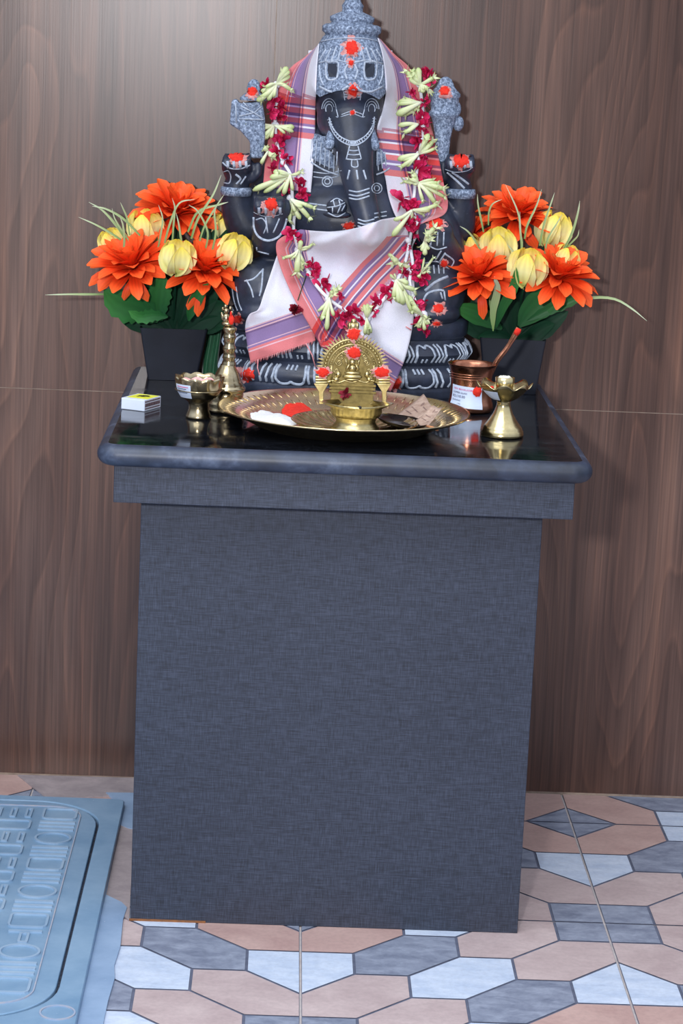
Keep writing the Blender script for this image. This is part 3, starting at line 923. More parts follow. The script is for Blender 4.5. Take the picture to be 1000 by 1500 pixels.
for pl in ([(479, 304), (493, 302), (507, 296)], [(484, 296), (493, 291), (502, 295)], [(480, 312), (494, 317), (508, 311)], [(487, 312), (487, 304)], [(494, 312), (499, 301)], [(500, 309), (505, 300)], [(490, 302), (488, 294)], [(498, 300), (496, 293)]):
    line(pl, .9, mb=q, bvh=SB)
q.build('bowl_carving', M_LINE, bowl)

# the carved emblems the back hands hold
def slab_shape(outline, Y, d, name):
    q = MB(); q.prism([P(a, b, Y) for a, b in outline], (0, d, 0)); return q.build(name, M_CHIS, st, bevel=.004, smooth=True, angle=.6)
ax = slab_shape([(339, 147), (347, 145), (350, 152), (384, 148), (388, 175), (388, 200), (386, 232), (366, 232), (366, 208), (352, 192), (336, 182)], -.165, .034, 'axe_emblem')
q = MB(); k = K(-.15); c_ = P(371, 147, -.15)
q.lathe([(19*k, 0), (19.5*k, 3*k), (14*k, 8*k), (9*k, 12*k), (10*k, 17*k), (8.5*k, 24*k), (4*k, 29*k), (.1*k, 30*k)], c_, 28, sy=.8); tipl = q.build('emblem_finial', M_CHIS, ax)
q = MB()
for a, b in (((352, 155), (372, 165)), ((372, 165), (350, 170)), ((372, 165), (384, 155)), ((372, 165), (384, 173)), ((350, 174), (386, 175)), ((356, 150), (364, 158)), ((345, 150), (346, 180))):
    q.tube([P(*a, -.166), P(*b, -.166)], .0013, 6)
q.build('emblem_relief', M_LINE, ax)
q = MB(); k = K(-.15); c_ = P(647, 228, -.15)
q.lathe([(9*k, -8*k), (10*k, 8*k), (11*k, 26*k), (14*k, 42*k), (17.5*k, 54*k), (21*k, 57*k), (21*k, 61*k), (18.5*k, 64*k), (19.5*k, 72*k), (20*k, 82*k), (21.5*k, 84*k), (21.5*k, 88*k), (17*k, 92*k), (13*k, 97*k), (11*k, 102*k), (8*k, 108*k), (3*k, 111*k), (.1*k, 111.5*k)], c_, 40, fn=lambda r, z, a: (r*(1+.03*abs(cos(a*7))), z), sy=.75)
bud = q.build('lotus_emblem', M_CHIS, st)
q = MB()
E_(667, 160, -.145, 8, 12, 9, mb=q); E_(671, 181, -.143, 8, 11, 9, mb=q); E_(663, 172, -.145, 8, 9, 9, mb=q)
q.build('emblem_scroll', M_CHIS, bud)

# vermilion dabs: irregular crusts lying on whatever they touch
def dab(px, py, r, parent, bvh=None, Y=None, sq=1.0, halo=1.35, seed=0, nm='vermilion_mark', sy=1.0, hoff=(0, 0)):
    rr = random.Random(seed+int(px*7+py)); mb = MB(); N = 30
    def pt(x, y, off):
        h, n_ = hit(x, y, bvh) if Y is None else (P(x, y, Y), Vector((0, -1, 0)))
        if h is None: return None
        return h+n_*off
    for (R0, off, mi, hx, hy) in ((r*halo, .0006, 1, *hoff), (r, .0012, 0, 0, 0)):
        if halo == 0 and mi == 1: continue
        c0 = pt(px+hx, py+hy, off+.0025*(1-mi))
        if c0 is None: return None
        rings = [[c0]*N]
        for f in (.45, .8, 1.0):
            row = []
            for i in range(N):
                a = 2*pi*i/N; rad = R0*f*(1+(.42 if mi == 0 else .75)*(rr.random()-.5)*(f > .7))
                q = pt(px+hx+rad*cos(a), py+hy+rad*sin(a)*sy, off*(1.3 if f < 1 else .3)+(.0014 if mi == 0 and f < 1 else 0)*rr.random())
                if q is None or (q-c0).length > r*k0*4: q = c0
                row.append(q)
            rings.append(row)
        mb.grid(rings, mi, closed=True)
    return mb.build(nm, [M_VERM, M_VERMP], parent, fixn=True)
bm = bmesh.new(); bm.from_mesh(body.data); bm.from_mesh(crown.data); bmesh.ops.translate(bm, verts=bm.verts, vec=ORG[st.name]); FB = BVHTree.FromBMesh(bm); bm.free()
dab(515, 70, 9.5, crown, CBVH, halo=1.45, sy=1.1)
dab(514, 92, 4, crown, CBVH, halo=1.6)
dab(517, 133, 7.5, st, FB, sy=1.1)
dab(516, 165, 3.5, st, halo=1.2)
dab(346, 229, 11, st, sy=.75, hoff=(4, 5)); dab(397, 299, 10, st, sy=.9, hoff=(-2, 5)); dab(675, 235, 12, st, sy=.85); dab(638, 327, 11, st, sy=.75)
dab(650, 386, 5, st, halo=1.3); dab(642, 452, 8, st, sy=.9); dab(639, 474, 6, st, sy=.6); dab(363, 549, 10, base, halo=1.25, hoff=(-7, 0))
dab(349, 468, 6, st, halo=1.4); dab(578, 561, 9, base); dab(511, 331, 8, st, sy=.7, halo=1.2)
def mbvh(o):
    bm = bmesh.new(); bm.from_mesh(o.data); bmesh.ops.translate(bm, verts=bm.verts, vec=ORG[st.name]); b = BVHTree.FromBMesh(bm); bm.free(); return b
dab(369, 134, 7, ax, mbvh(tipl), sy=.9, hoff=(0, 4)); dab(651, 133, 7.5, bud, mbvh(bud), sy=.9, hoff=(2, 3))

# ================================================================== CLOTHS
import numpy as np
bm = bmesh.new()
for o in (body, base, crown): bm.from_mesh(o.data)
bmesh.ops.translate(bm, verts=bm.verts, vec=ORG[st.name])
SCN = [bm]
def scene_bvh(): return BVHTree.FromBMesh(SCN[0])
def add_scene(o, org): 
    n0 = len(SCN[0].verts); SCN[0].from_mesh(o.data); SCN[0].verts.ensure_lookup_table()
    for v in SCN[0].verts[n0:]: v.co += org
def poly_at(pts, n): return spline([Vector((a, b, 0)) for a, b in pts], n)
def drape(Lp, Rp, nu, nv, off, uvfn, ripple=None, sag=None, ymin=-.33, relax=60, dflt=-.06):
    bv = scene_bvh()
    Ls, Rs = poly_at(Lp, nv), poly_at(Rp, nv)
    px = np.zeros((nv, nu)); py = np.zeros((nv, nu)); H = np.full((nv, nu), np.nan)
    for i in range(nv):
        for j in range(nu):
            u = j/(nu-1); v = i/(nv-1); p = Ls[i].lerp(Rs[i], u)
            x, y = p.x, p.y
            if sag: x, y = sag(u, v, x, y)
            px[i, j], py[i, j] = x, y
            h = bv.ray_cast(CAM, ray(x, y).normalized())
            if h[0] is not None and h[0].y < dflt+.06: H[i, j] = h[0].y-off
    lim = np.where(np.isnan(H), 1.0, H)
    Y = H.copy()
    valid = ~np.isnan(H)
    if not valid.any(): Y[:] = dflt
    else:
        Y[~valid] = np.nanmean(H)*.5+dflt*.5
        for it in range(300):
            Q = np.pad(Y, 1, mode='edge'); A = (Q[:-2, 1:-1]+Q[2:, 1:-1]+Q[1:-1, :-2]+Q[1:-1, 2:])/4
            Y = np.where(valid, Y, A)
    for it in range(relax):
        Q = np.pad(Y, 1, mode='edge'); A = (Q[:-2, 1:-1]+Q[2:, 1:-1]+Q[1:-1, :-2]+Q[1:-1, 2:])/4
        Y = np.minimum(A, lim)
    Y = np.maximum(Y, ymin)
    mb = MB(); rows = []; uv = []
    for i in range(nv):
        row = []
        for j in range(nu):
            u = j/(nu-1); v = i/(nv-1)
            yy = Y[i, j] - (ripple(u, v) if ripple else 0)
            row.append(P(px[i, j], py[i, j], float(yy))); uv.append(uvfn(u, v, px[i, j], py[i, j]))
        rows.append(row)
    mb.grid(rows, 0, uv)
    return mb
def clamp(x, a=0.0, b=1.0): return max(a, min(b, x))
def pld(pts, x, y):                          # distance to a polyline and which side
    best = 1e9; sg = 1
    for (ax_, ay), (bx, by) in zip(pts, pts[1:]):
        dx, dy = bx-ax_, by-ay; t = clamp(((x-ax_)*dx+(y-ay)*dy)/(dx*dx+dy*dy))
        d = math.hypot(x-ax_-t*dx, y-ay-t*dy)
        if d < best: best = d; sg = 1 if dx*(y-ay)-dy*(x-ax_) > 0 else -1
    return best, sg

sh_org = P(515, 180, -.16)
shawl = thing('shawl', sh_org, 'white cotton shawl with pink and purple borders hanging over both shoulders of the statue', 'cloth')
Lp = [(464, 68), (446, 84), (428, 97), (414, 116), (403, 150), (395, 190), (389, 230), (385, 273)]
Rp = [(467, 64), (466, 76), (464, 100), (462, 150), (461, 202), (458, 250), (455, 282)]
mb = drape(Lp, Rp, 26, 60, .006, lambda u, v, x, y: (clamp(u*1.04), clamp((y-136-.12*(x-400))/66) if 0 < (y-136-.12*(x-400)) < 66 else 1.0),
           lambda u, v: .004*sin(u*9+v*2)*min(1, v*3))
dl = mb.build('left_fall', M_CLOTH, shawl, thick=.0012)
Lp = [(553, 56), (559, 76), (563, 100), (565, 135), (559, 165), (552, 192), (556, 228), (564, 260), (569, 288), (579, 316), (594, 338)]
Rp = [(556, 57), (578, 80), (600, 100), (613, 132), (626, 170), (637, 205), (644, 240), (651, 275), (656, 298), (650, 314), (626, 324)]
def uvr(u, v, x, y):
    a = clamp((1-u)*1.12); yy = y-190-.12*(x-552)
    return (a, clamp(yy/70) if 0 < yy < 70 else 1.0)
mb = drape(Lp, Rp, 28, 70, .006, uvr, lambda u, v: .004*sin(u*10-v*3)*min(1, v*3))
dr = mb.build('right_fall', M_CLOTH, shawl, thick=.0012)
mb = MB(); rows = []
for i in range(14):
    v = i/13
    rows.append([P(lerp(444+8*(1-v), 580-6*(1-v), j/16), lerp(74, 270, v)+14*(1-v)*sin(pi*j/16)*-.3, -.030-.05*abs(2*j/16-1)**2) for j in range(17)])
mb.grid(rows, 0, [(1.0, 1.0)]*(14*17))
mb.build('back_panel', M_CLOTH, shawl, thick=.0012)
for o in (dl, dr): add_scene(o, ORG[shawl.name])

lap_org = P(500, 430, -.24)
lap = thing('lap_cloth', lap_org, 'white cotton cloth with red and purple striped borders over the lap of the statue', 'cloth')
BL = ((367, 531), (458, 500))
def uva(u, v, x, y):
    d, s = pld(BL, x, y); return (clamp(d/50*.75), 1.0)
Lp = [(414, 350), (400, 390), (387, 428), (378, 453), (365, 461), (359, 478), (362, 505), (367, 531)]
Rp = [(420, 350), (428, 398), (442, 440), (453, 468), (460, 487), (462, 499)]
mb = drape(Lp, Rp, 26, 50, .005, uva, lambda u, v: .006*max(0, sin(u*6+v*5))*v+.002*sin(u*17+v*3)*v, ymin=-.34)
la = mb.build('under_fold', M_CLOTH, lap, thick=.0012); add_scene(la, lap_org)
LB_ = [(440, 336), (412, 348), (404, 362), (412, 395), (432, 440), (452, 475), (470, 508)]
BB_ = [(470, 508), (572, 574)]
DD = [(603, 332), (592, 350), (572, 374), (546, 400), (518, 432), (494, 462), (476, 494)]
def uvb(u, v, x, y):
    d1, _ = pld(LB_[1:], x, y); d2, _ = pld(BB_, x, y)
    d, s = pld(DD, x, y); sd = d*s
    b = (sd+26)/52
    return (clamp(min(d1*1.05, d2*.95)/44*.75), b if 0 < b < 1 and y > 345 else 1.0)
def sag(u, v, x, y):
    f = (1-v)**2
    return x, y + f*(9*sin(pi*clamp(u*1.3)) + 0) - f*8*max(0, u-.7)
Rp = [(594, 318), (599, 350), (604, 385), (607, 430), (604, 478), (592, 528), (572, 574)]
def ripb(u, v):
    if True: w_ = .0022*sin(u*22+v*9)*sin(v*7+1)*min(1, 3*v)
    f1 = .009*math.exp(-((u-.42+.3*v)/.10)**2)*math.exp(-((v-.18)/.22)**2)
    f2 = .008*math.exp(-((u-.72+.55*v)/.07)**2)*(v < .8)
    return f1*1.3+f2*1.2+w_+.003*sin(u*14-v*7)*v
mb = drape(LB_, Rp, 56, 70, .008, uvb, ripb, sag, ymin=-.36)
lb = mb.build('upper_fold', M_CLOTH, lap, thick=.0012); add_scene(lb, lap_org)
# frayed threads along the lower hem
mb = MB()
bv = scene_bvh()
for i in range(60):
    t = i/59; x = lerp(367, 458, t)+R.uniform(-.6, .6); y = lerp(531, 501, t)
    h = bv.ray_cast(CAM, ray(x, y-2).normalized())[0]
    if h is None: continue
    mb.tube([h+Vector((0, -.002, 0)), h+Vector((R.uniform(-.001, .001), -.002, -.0045-R.random()*.003))], .0004, 4)
for pl in ([(378, 526), (377, 538), (380, 549)], [(448, 503), (457, 520), (462, 538)], [(594, 478), (602, 483)]):
    pts = []
    for (x, y) in pl:
        h = bv.ray_cast(CAM, ray(x, y).normalized())[0]
        if h is not None: pts.append(h+Vector((0, -.003, 0)))
    if len(pts) > 1: q = MB(); q.tube(pts, .0011, 5); q.build('loose_thread', M_FRINGE, lap)
mb.build('frayed_hem', M_FRINGE, lap)
dab(588, 497, 5, lap, bv, halo=1.3, seed=3)

# ================================================================== GARLAND
gar = thing('flower_garland', P(510, 290, -.26), 'long garland of white tuberose buds and crimson petals around the statue', 'garland')
bv = scene_bvh()
def front(px, py, off=.008):
    h = bv.ray_cast(CAM, ray(px, py).normalized())[0]
    return h.y-off if h is not None and h.y < .0 else None
def path3(pts, off=.009, it=12):
    q = poly_at(pts, 8*len(pts)); ys = [front(p.x, p.y, off) for p in q]
    if all(y is None for y in ys): ys = [-.2]*len(ys)
    last = next(y for y in ys if y is not None); 
    for i, y in enumerate(ys):
        if y is None: ys[i] = last
        else: last = y
    lim = ys[:]
    for _ in range(it):
        ys = [min((ys[max(0, i-1)]+ys[i]+ys[min(len(ys)-1, i+1)])/3, lim[i]) for i in range(len(ys))]
    return [P(p.x, p.y, y) for p, y in zip(q, ys)]
S1 = [(405, 122), (404, 150), (403, 184), (406, 212), (414, 236), (426, 258), (428, 288), (431, 312), (430, 336), (437, 366), (450, 395), (463, 418), (482, 438), (508, 456), (536, 466), (556, 446), (577, 418), (592, 388), (600, 352), (604, 322), (606, 290), (610, 252), (615, 222), (619, 190), (619, 160), (614, 122)]
S2 = [(604, 305), (612, 335), (602, 362), (604, 386), (600, 412), (606, 436), (614, 456), (622, 468)]
mb = MB()
for s_ in (S1, S2):
    mb.tube(path3(s_), .0030, 8)
for (x, y, r_) in [(405, 124, 7), (403, 184, 8), (408, 150, 4), (415, 238, 6), (428, 260, 7), (425, 290, 7), (437, 366, 8), (452, 400, 5), (481, 438, 7), (537, 467, 8), (556, 447, 6), (579, 415, 7), (598, 352, 6), (606, 300, 6), (609, 268, 7), (614, 226, 7), (619, 185, 5), (614, 124, 6), (618, 462, 11), (612, 460, 8)]:
    Yf = front(x, y, .009) or -.15; k = K(Yf)
    mb.ell(P(x, y, Yf), r_*k*.8, r_*k*.6, r_*k*.75, seg=10)
mb.build('thread', M_STRING, gar)
def bud_(mb, x0, y0, x1, y1, w, Y0, rr, openp=False):
    k = K(Y0)
    a = P(x0, y0, Y0-.004); b = P(x1, y1, Y0-.006-rr.random()*.012); m1 = a.lerp(b, .5)+Vector((0, -.005, rr.uniform(-.003, .003)))
    q = spline([a, m1, b], 12)
    prof_ = [(0, .42), (.3, .58), (.6, .78), (.8, .95), (.93, .75), (1, .28)] if not openp else [(0, .4), (.4, .6), (.75, .75), (1, .65)]
    mb.tube(q, [interp(prof_, i/11)*w*k*1.0 for i in range(12)], 9)
    if openp:
        d = (b-a).normalized(); s1 = d.orthogonal().normalized(); s2 = d.cross(s1)
        for i in range(6):
            an = i*pi/3+rr.random(); o_ = s1*cos(an)+s2*sin(an); ln = w*k*rr.uniform(1.4, 2.3)
            c_ = b+o_*w*k*.4
            t_ = d.cross(o_)*w*k*.45
            mb.grid([[c_-t_*.7, c_, c_+t_*.7], [c_+(d*.6+o_*.5)*ln*.6-t_, c_+(d*.6+o_*.45)*ln*.6, c_+(d*.6+o_*.5)*ln*.6+t_], [c_+(d*.7+o_*.9)*ln-t_*.2, c_+(d*.7+o_*.9)*ln, c_+(d*.7+o_*.9)*ln+t_*.2]], 0, [(0, .2)]*3+[(0, .5)]*3+[(0, 1)]*3)
TB = [((405, 123), [(421, 98, 6), (424, 104, 5), (425, 131, 5), (376, 148, 6), (384, 142, 6), (392, 147, 5)]),
      ((402, 184), [(364, 179, 6), (368, 190, 6), (431, 186, 5.5), (430, 193, 4), (375, 212, 7), (388, 204, 5)]),
      ((392, 222), [(386, 216, 6), (382, 240, 4), (404, 228, 6)]),
      ((425, 256), [(395, 260, 6), (400, 252, 5), (440, 252, 4, 1), (370, 279, 6), (386, 282, 5), (415, 285, 5)]),
      ((426, 292), [(452, 318, 6, 1), (458, 304, 5, 1), (440, 321, 5), (424, 322, 5, 1), (428, 312, 5)]),
      ((437, 366), [(441, 352, 5), (457, 358, 3.5, 1), (417, 377, 4, 1), (435, 398, 8), (442, 396, 6)]),
      ((482, 436), [(494, 424, 6, 1), (488, 426, 5, 1), (474, 462, 6), (478, 484, 5), (470, 470, 4)]),
      ((537, 466), [(533, 446, 4), (538, 445, 4), (543, 447, 4), (534, 490, 4), (540, 491, 4), (544, 488, 3)]),
      ((580, 410), [(606, 424, 6), (598, 416, 5), (590, 446, 8), (602, 455, 5), (584, 444, 5), (571, 402, 3)]),
      ((583, 384), [(574, 382, 7), (590, 388, 6, 1), (568, 372, 4)]),
      ((603, 308), [(568, 332, 6), (574, 346, 6), (600, 320, 5), (630, 306, 6), (640, 300, 5)]),
      ((612, 268), [(648, 276, 6, 1), (650, 288, 5, 1), (636, 296, 6, 1), (640, 268, 5, 1), (602, 262, 5), (592, 266, 4, 1), (605, 254, 5)]),
      ((613, 226), [(628, 196, 6), (633, 208, 6, 1), (636, 218, 4, 1), (582, 234, 6), (588, 244, 5, 1), (598, 236, 4)]),
      ((612, 182), [(583, 184, 5), (592, 194, 5, 1), (602, 190, 4)]),
      ((616, 150), [(583, 149, 5), (580, 168, 7), (594, 168, 5), (604, 160, 4)]),
      ((615, 124), [(603, 102, 7), (596, 106, 6), (612, 99, 6), (634, 114, 5, 1), (626, 130, 6), (620, 136, 5)]),
      ((622, 352), [(636, 334, 6, 1), (632, 342, 6), (630, 352, 6), (622, 374, 5), (618, 368, 5)]),
      ((616, 400), [(634, 378, 3, 1), (624, 392, 4, 1), (612, 404, 3)]),
      ((618, 462), [(628, 474, 5), (612, 480, 5), (622, 484, 4), (604, 448, 6), (596, 432, 5)])]
rr = random.Random(5)
for (cx, cy), buds in TB:
    mb = MB()
    Yf = front(cx, cy, .011)
    if Yf is None: Yf = -.16
    for b in buds:
        Y2 = front(b[0], b[1], .012); Yb = min(Yf, Y2) if Y2 is not None and Y2 > Yf-.05 else Yf
        bud_(mb, cx, cy, b[0], b[1], b[2]*.82, Yb, rr, len(b) > 3 or rr.random() < .25)
        an = rr.uniform(-.5, .5); f_ = rr.uniform(.55, .85); dx_, dy_ = b[0]-cx, b[1]-cy
        bud_(mb, cx, cy, cx+f_*(dx_*cos(an)-dy_*sin(an)), cy+f_*(dx_*sin(an)+dy_*cos(an)), b[2]*.6, Yb, rr, rr.random() < .5)
    mb.build('tuberose', M_TUBE, gar)
CRM = [(391, 125, 8), (398, 148, 8), (410, 155, 8), (396, 164, 8), (412, 172, 6), (396, 196, 7), (412, 208, 10), (408, 224, 10), (420, 232, 7), (398, 248, 8, 1), (422, 268, 7), (440, 270, 8), (442, 284, 8), (418, 278, 6),
       (428, 342, 9), (436, 352, 7), (455, 388, 7), (462, 396, 8), (456, 404, 5), (474, 418, 9), (499, 436, 6), (500, 464, 9), (510, 460, 8), (520, 458, 9), (530, 470, 6), (549, 444, 8), (546, 456, 6), (566, 430, 9), (570, 424, 7), (578, 418, 5), (592, 400, 6), (600, 396, 8), (606, 372, 8), (600, 352, 7), (596, 330, 8), (608, 340, 8), (606, 320, 7), (590, 292, 11), (602, 300, 8), (612, 244, 12), (622, 252, 8), (616, 232, 7), (616, 268, 5), (612, 205, 9), (616, 186, 10), (618, 168, 9), (612, 154, 7), (622, 150, 6), (604, 135, 5), (628, 112, 9), (622, 108, 7), (630, 136, 6),
       (619, 404, 9), (616, 412, 7), (608, 446, 8), (622, 444, 6, 1), (614, 474, 9), (626, 486, 7, 1), (610, 330, 7), (596, 360, 6), (612, 385, 6)]
for c_ in CRM:
    x, y, r_ = c_[:3]; r_ *= 1.25
    Yf = front(x, y, .010)
    if Yf is None: Yf = -.15
    k = K(Yf); cen = P(x, y, Yf); mb = MB()
    for i in range(13 if len(c_) == 3 else 8):
        d = Vector((rr.uniform(-1, 1), -abs(rr.uniform(.1, .8)), rr.uniform(-1, 1))).normalized()
        s1 = d.orthogonal().normalized(); s2 = d.cross(s1); an = rr.random()*pi; w_ = s1*cos(an)+s2*sin(an); n_ = d.cross(w_)
        ln = r_*k*rr.uniform(.8, 1.35); ww = r_*k*rr.uniform(.28, .5); b0 = cen+Vector((rr.uniform(-1, 1), 0, rr.uniform(-1, 1)))*r_*k*.4
        rows = []
        for t in range(4):
            f = t/3; wd = ww*(.35, .9, 1, .35)[t]; bend = n_*ln*.35*f*f
            rows.append([b0+d*ln*f+bend-w_*wd+n_*wd*.4, b0+d*ln*f+bend, b0+d*ln*f+bend+w_*wd+n_*wd*.4])
        mb.grid(rows)
    mb.build('crimson_blossom', M_CRIM, gar)
# the dark blossom hanging on its own stem
mb = MB(); sp_ = path3([(449, 388), (448, 404), (442, 422), (436, 440)], .006); mb.tube(sp_, .0009, 6)
hang = mb.build('hanging_stem', M_LEAFD, gar)
mb = MB(); Yf = front(433, 452, .012); k = K(Yf); cen = P(433, 452, Yf)
for i in range(26):
    d = Vector((rr.uniform(-1, 1), -abs(rr.uniform(.1, 1)), rr.uniform(-1, .5))).normalized(); s1 = d.orthogonal().normalized(); n_ = d.cross(s1)
    ln = 11*k*rr.uniform(.7, 1.1); ww = 4*k
    mb.grid([[cen-s1*ww*.5, cen+s1*ww*.5], [cen+d*ln*.6-s1*ww+n_*ww*.5, cen+d*ln*.6+s1*ww], [cen+d*ln-s1*ww*.6, cen+d*ln+s1*ww*.6+n_*ww*.4]])
mb.build('crimson_blossom', M_DRIED, gar)

# ================================================================== POTTED FLOWERS
def axis_frame(pos, direction, roll=0):
    d = Vector(direction).normalized(); q = d.to_track_quat('Z', 'Y').to_matrix().to_4x4()
    return Matrix.Translation(pos) @ q @ Matrix.Rotation(roll, 4, 'Z')
def petal(mb, M, phi, L, W, a0, a1, shape, cup=.3, r0=.002, z0=0, ns=8, nw=5, twist=0):
    rows = []; uv = []; r, z = r0, z0; Rz = Matrix.Rotation(phi, 4, 'Z'); pa = a0
    for i in range(ns):
        t = i/(ns-1); a = math.radians(lerp(a0, a1, t))
        if i: r += sin(a)*L/(ns-1); z += cos(a)*L/(ns-1)
        w = W*interp(shape, t); row = []
        for j in range(nw):
            s_ = 2*j/(nw-1)-1
            c_ = cup*w*(s_*s_) ; tw = twist*s_*w*t
            v = Vector((r-cos(a)*(c_+tw), s_*w, z+sin(a)*(c_+tw)))
            row.append(M @ (Rz @ v)); uv.append((j/(nw-1), t))
        rows.append(row)
    mb.grid(rows, 0, uv)
SH_O = [(0, .35), (.3, .75), (.6, 1.0), (.82, .96), (.94, .6), (1, .15)]
SH_T = [(0, .45), (.3, .95), (.55, 1.0), (.8, .75), (.95, .35), (1, .12)]
def orange_flower(root, x, y, Y, r_, d, seed, droop=()):
    rr = random.Random(seed); k = K(Y); M = axis_frame(P(x, y, Y), d, rr.random()*6); mb = MB(); L = r_*k*1.10
    for (n, a0, a1, f, z0) in ((13, 66, 108, 1.0, 0), (12, 48, 88, .95, .003), (10, 32, 66, .85, .005), (8, 15, 44, .70, .007), (5, 5, 22, .52, .008)):
        for i in range(n):
            petal(mb, M, 2*pi*(i+rr.uniform(-.25, .25))/n+n, L*f*rr.uniform(.9, 1.08), L*.165*rr.uniform(.85, 1.15), a0+rr.uniform(-7, 7), a1+rr.uniform(-14, 12), SH_O, .35, .003, z0, twist=rr.uniform(-.3, .3))
    for (dx, dy, ln, w) in droop:                # loose hanging petals
        a = P(x, y+8, Y-.018); b = P(x+dx, y+dy, Y-.03)
        side = Vector((w*k, 0, (w*.3)*k)); q = spline([a, a.lerp(b, .5)+Vector((0, -.012, .004)), b], 7)
        mb.grid([[p-side*interp(SH_O, 1-i/6.0 if False else i/6)+Vector((0, .003, 0)), p, p+side*interp(SH_O, i/6)+Vector((0, .003, 0))] for i, p in enumerate(q)])
    return mb.build('orange_flower', M_ORANGE, root)
def tulip(root, x, y, Y, h, d, seed):
    rr = random.Random(seed); k = K(Y); M = axis_frame(P(x, y+h*.5, Y), d, rr.random()*6); mb = MB(); L = h*k*1.22
    for (n, sc, off) in ((3, .92, 0), (3, 1.0, pi/3)):
        for i in range(n):
            petal(mb, M, off+2*pi*i/n, L, L*.34*sc, 58, -20+rr.uniform(-6, 6), SH_T, -.30, .001, 0, 10, 7)
    return mb.build('yellow_tulip', M_TULIP, root)
def leaf(root, pts, w, Y0, Y1, mat=None, seed=0, nm='leaf', serr=.0, sidev=None):
    q = poly_at(pts, 14); mb = MB(); rows = []; uv = []; rr = random.Random(seed)
    c3 = [P(p.x, p.y, lerp(Y0, Y1, i/13)) for i, p in enumerate(q)]
    for i, p in enumerate(c3):
        t = i/13; tg = (c3[min(13, i+1)]-c3[max(0, i-1)]).normalized()
        side = tg.cross(Vector((0, -1, 0))).normalized(); nrm_ = side.cross(tg)
        ww = w*K(Y0)*interp([(0, .12), (.2, .65), (.5, 1), (.75, .8), (.92, .4), (1, .03)], t)*(1+serr*(1 if i % 2 else -1))
        rows.append([p+side*ww*s_ - nrm_*abs(s_)*ww*-.35 for s_ in (-1, -.5, 0, .5, 1)]); uv += [(j/4, t) for j in range(5)]
    mb.grid(rows, 0, uv); return mb.build(nm, mat or M_LEAF, root)
def blade(mb, pts, w, Y0, Y1):
    q = poly_at(pts, 16); c3 = [P(p.x, p.y, lerp(Y0, Y1, i/15)) for i, p in enumerate(q)]; rows = []; uv = []
    for i, p in enumerate(c3):
        t = i/15; tg = (c3[min(15, i+1)]-c3[max(0, i-1)]).normalized(); side = tg.cross(Vector((0, -1, .2))).normalized()
        ww = w*K(Y0)*interp([(0, .8), (.4, 1), (.8, .6), (1, .08)], t)
        rows.append([p-side*ww, p+Vector((0, ww*.5, 0)), p+side*ww]); uv += [(0, t), (.5, t), (1, t)]
    mb.grid(rows, 0, uv)
def pot(root, xt0, xt1, yt, xb0, xb1, yb, Yc, rot):
    k = K(Yc); wt = (xt1-xt0)*k/2; wb = (xb1-xb0)*k/2; c = ORG[root.name]; zt = P((xt0+xt1)/2, yt, Yc-wt).z
    Rm = Matrix.Rotation(rot, 4, 'Z'); mb = MB()
    def sq(w, z, r=.004): return [c+(Rm @ Vector((x, y, z-c.z))) for x, y in rrect(-w, -w, w, w, r, 4)]
    rows = [sq(.001, ZT+.0005, .0004), sq(wb, ZT+.0005), sq(wt, zt), sq(wt-.003, zt), sq(wt-.005, zt-.012), sq(.001, zt-.013, .0004)]
    mb.grid(rows, closed=True)
    return mb.build('pot', M_POT, root, angle=.5), zt

# --- left arrangement
c = P(252, 540, -.112); lf = thing('potted_flowers', (c.x, -.112, ZT), 'orange and yellow artificial flowers in square black pot left of the statue', 'potted flowers', 'potted flowers flanking the statue')
pot(lf, 207, 303, 482, 218, 288, 555, -.112, .06)
orange_flower(lf, 258, 318, -.105, 60, (.12, -.40, .9), 11)
orange_flower(lf, 196, 396, -.185, 60, (-.25, -.44, .85), 12, ((-14, 44, 0, 7), (20, 46, 0, 7)))
orange_flower(lf, 298, 402, -.185, 58, (.18, -.46, .85), 13, ((-22, 52, 0, 8), (-8, 62, 0, 8)))
tulip(lf, 216, 336, -.135, 46, (-.12, -.25, 1), 1); tulip(lf, 256, 378, -.225, 45, (.12, -.35, 1), 2); tulip(lf, 336, 369, -.185, 46, (.30, -.35, 1), 3); tulip(lf, 175, 356, -.15, 38, (-.5, -.25, 1), 4); tulip(lf, 324, 338, -.10, 40, (.2, -.2, 1), 5)
leaf(lf, [(232, 470), (205, 452), (176, 442), (152, 424)], 26, -.16, -.20, M_LEAF, 1, serr=.10)
leaf(lf, [(236, 470), (232, 445), (236, 420), (240, 402)], 18, -.16, -.19, M_LEAF, 2, serr=.08)
leaf(lf, [(246, 464), (225, 462), (205, 464), (188, 455)], 10, -.19, -.215, M_LEAF, 3, serr=.14)
for i, (pp, w) in enumerate((([(250, 484), (222, 474), (196, 470), (178, 470)], 16), ([(262, 486), (286, 470), (312, 455), (334, 446)], 22), ([(258, 486), (262, 455), (268, 430), (276, 410)], 24), ([(252, 486), (240, 455), (218, 435), (200, 420)], 24), ([(268, 488), (296, 478), (318, 474), (332, 478)], 14), ([(264, 486), (280, 455), (300, 430), (318, 405)], 24), ([(250, 486), (262, 492), (276, 496), (290, 502)], 9), ([(256, 486), (230, 450), (205, 410), (186, 380)], 24), ([(300, 420), (320, 380), (345, 345), (362, 335)], 18), ([(262, 484), (258, 430), (250, 370), (246, 320)], 26), ([(266, 484), (284, 430), (300, 370), (304, 325)], 26))):
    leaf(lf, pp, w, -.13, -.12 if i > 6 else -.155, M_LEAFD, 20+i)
leaf(lf, [(276, 470), (282, 450), (292, 430), (305, 415)], 10, -.20, -.235, M_LEAF, 9)
mb = MB()
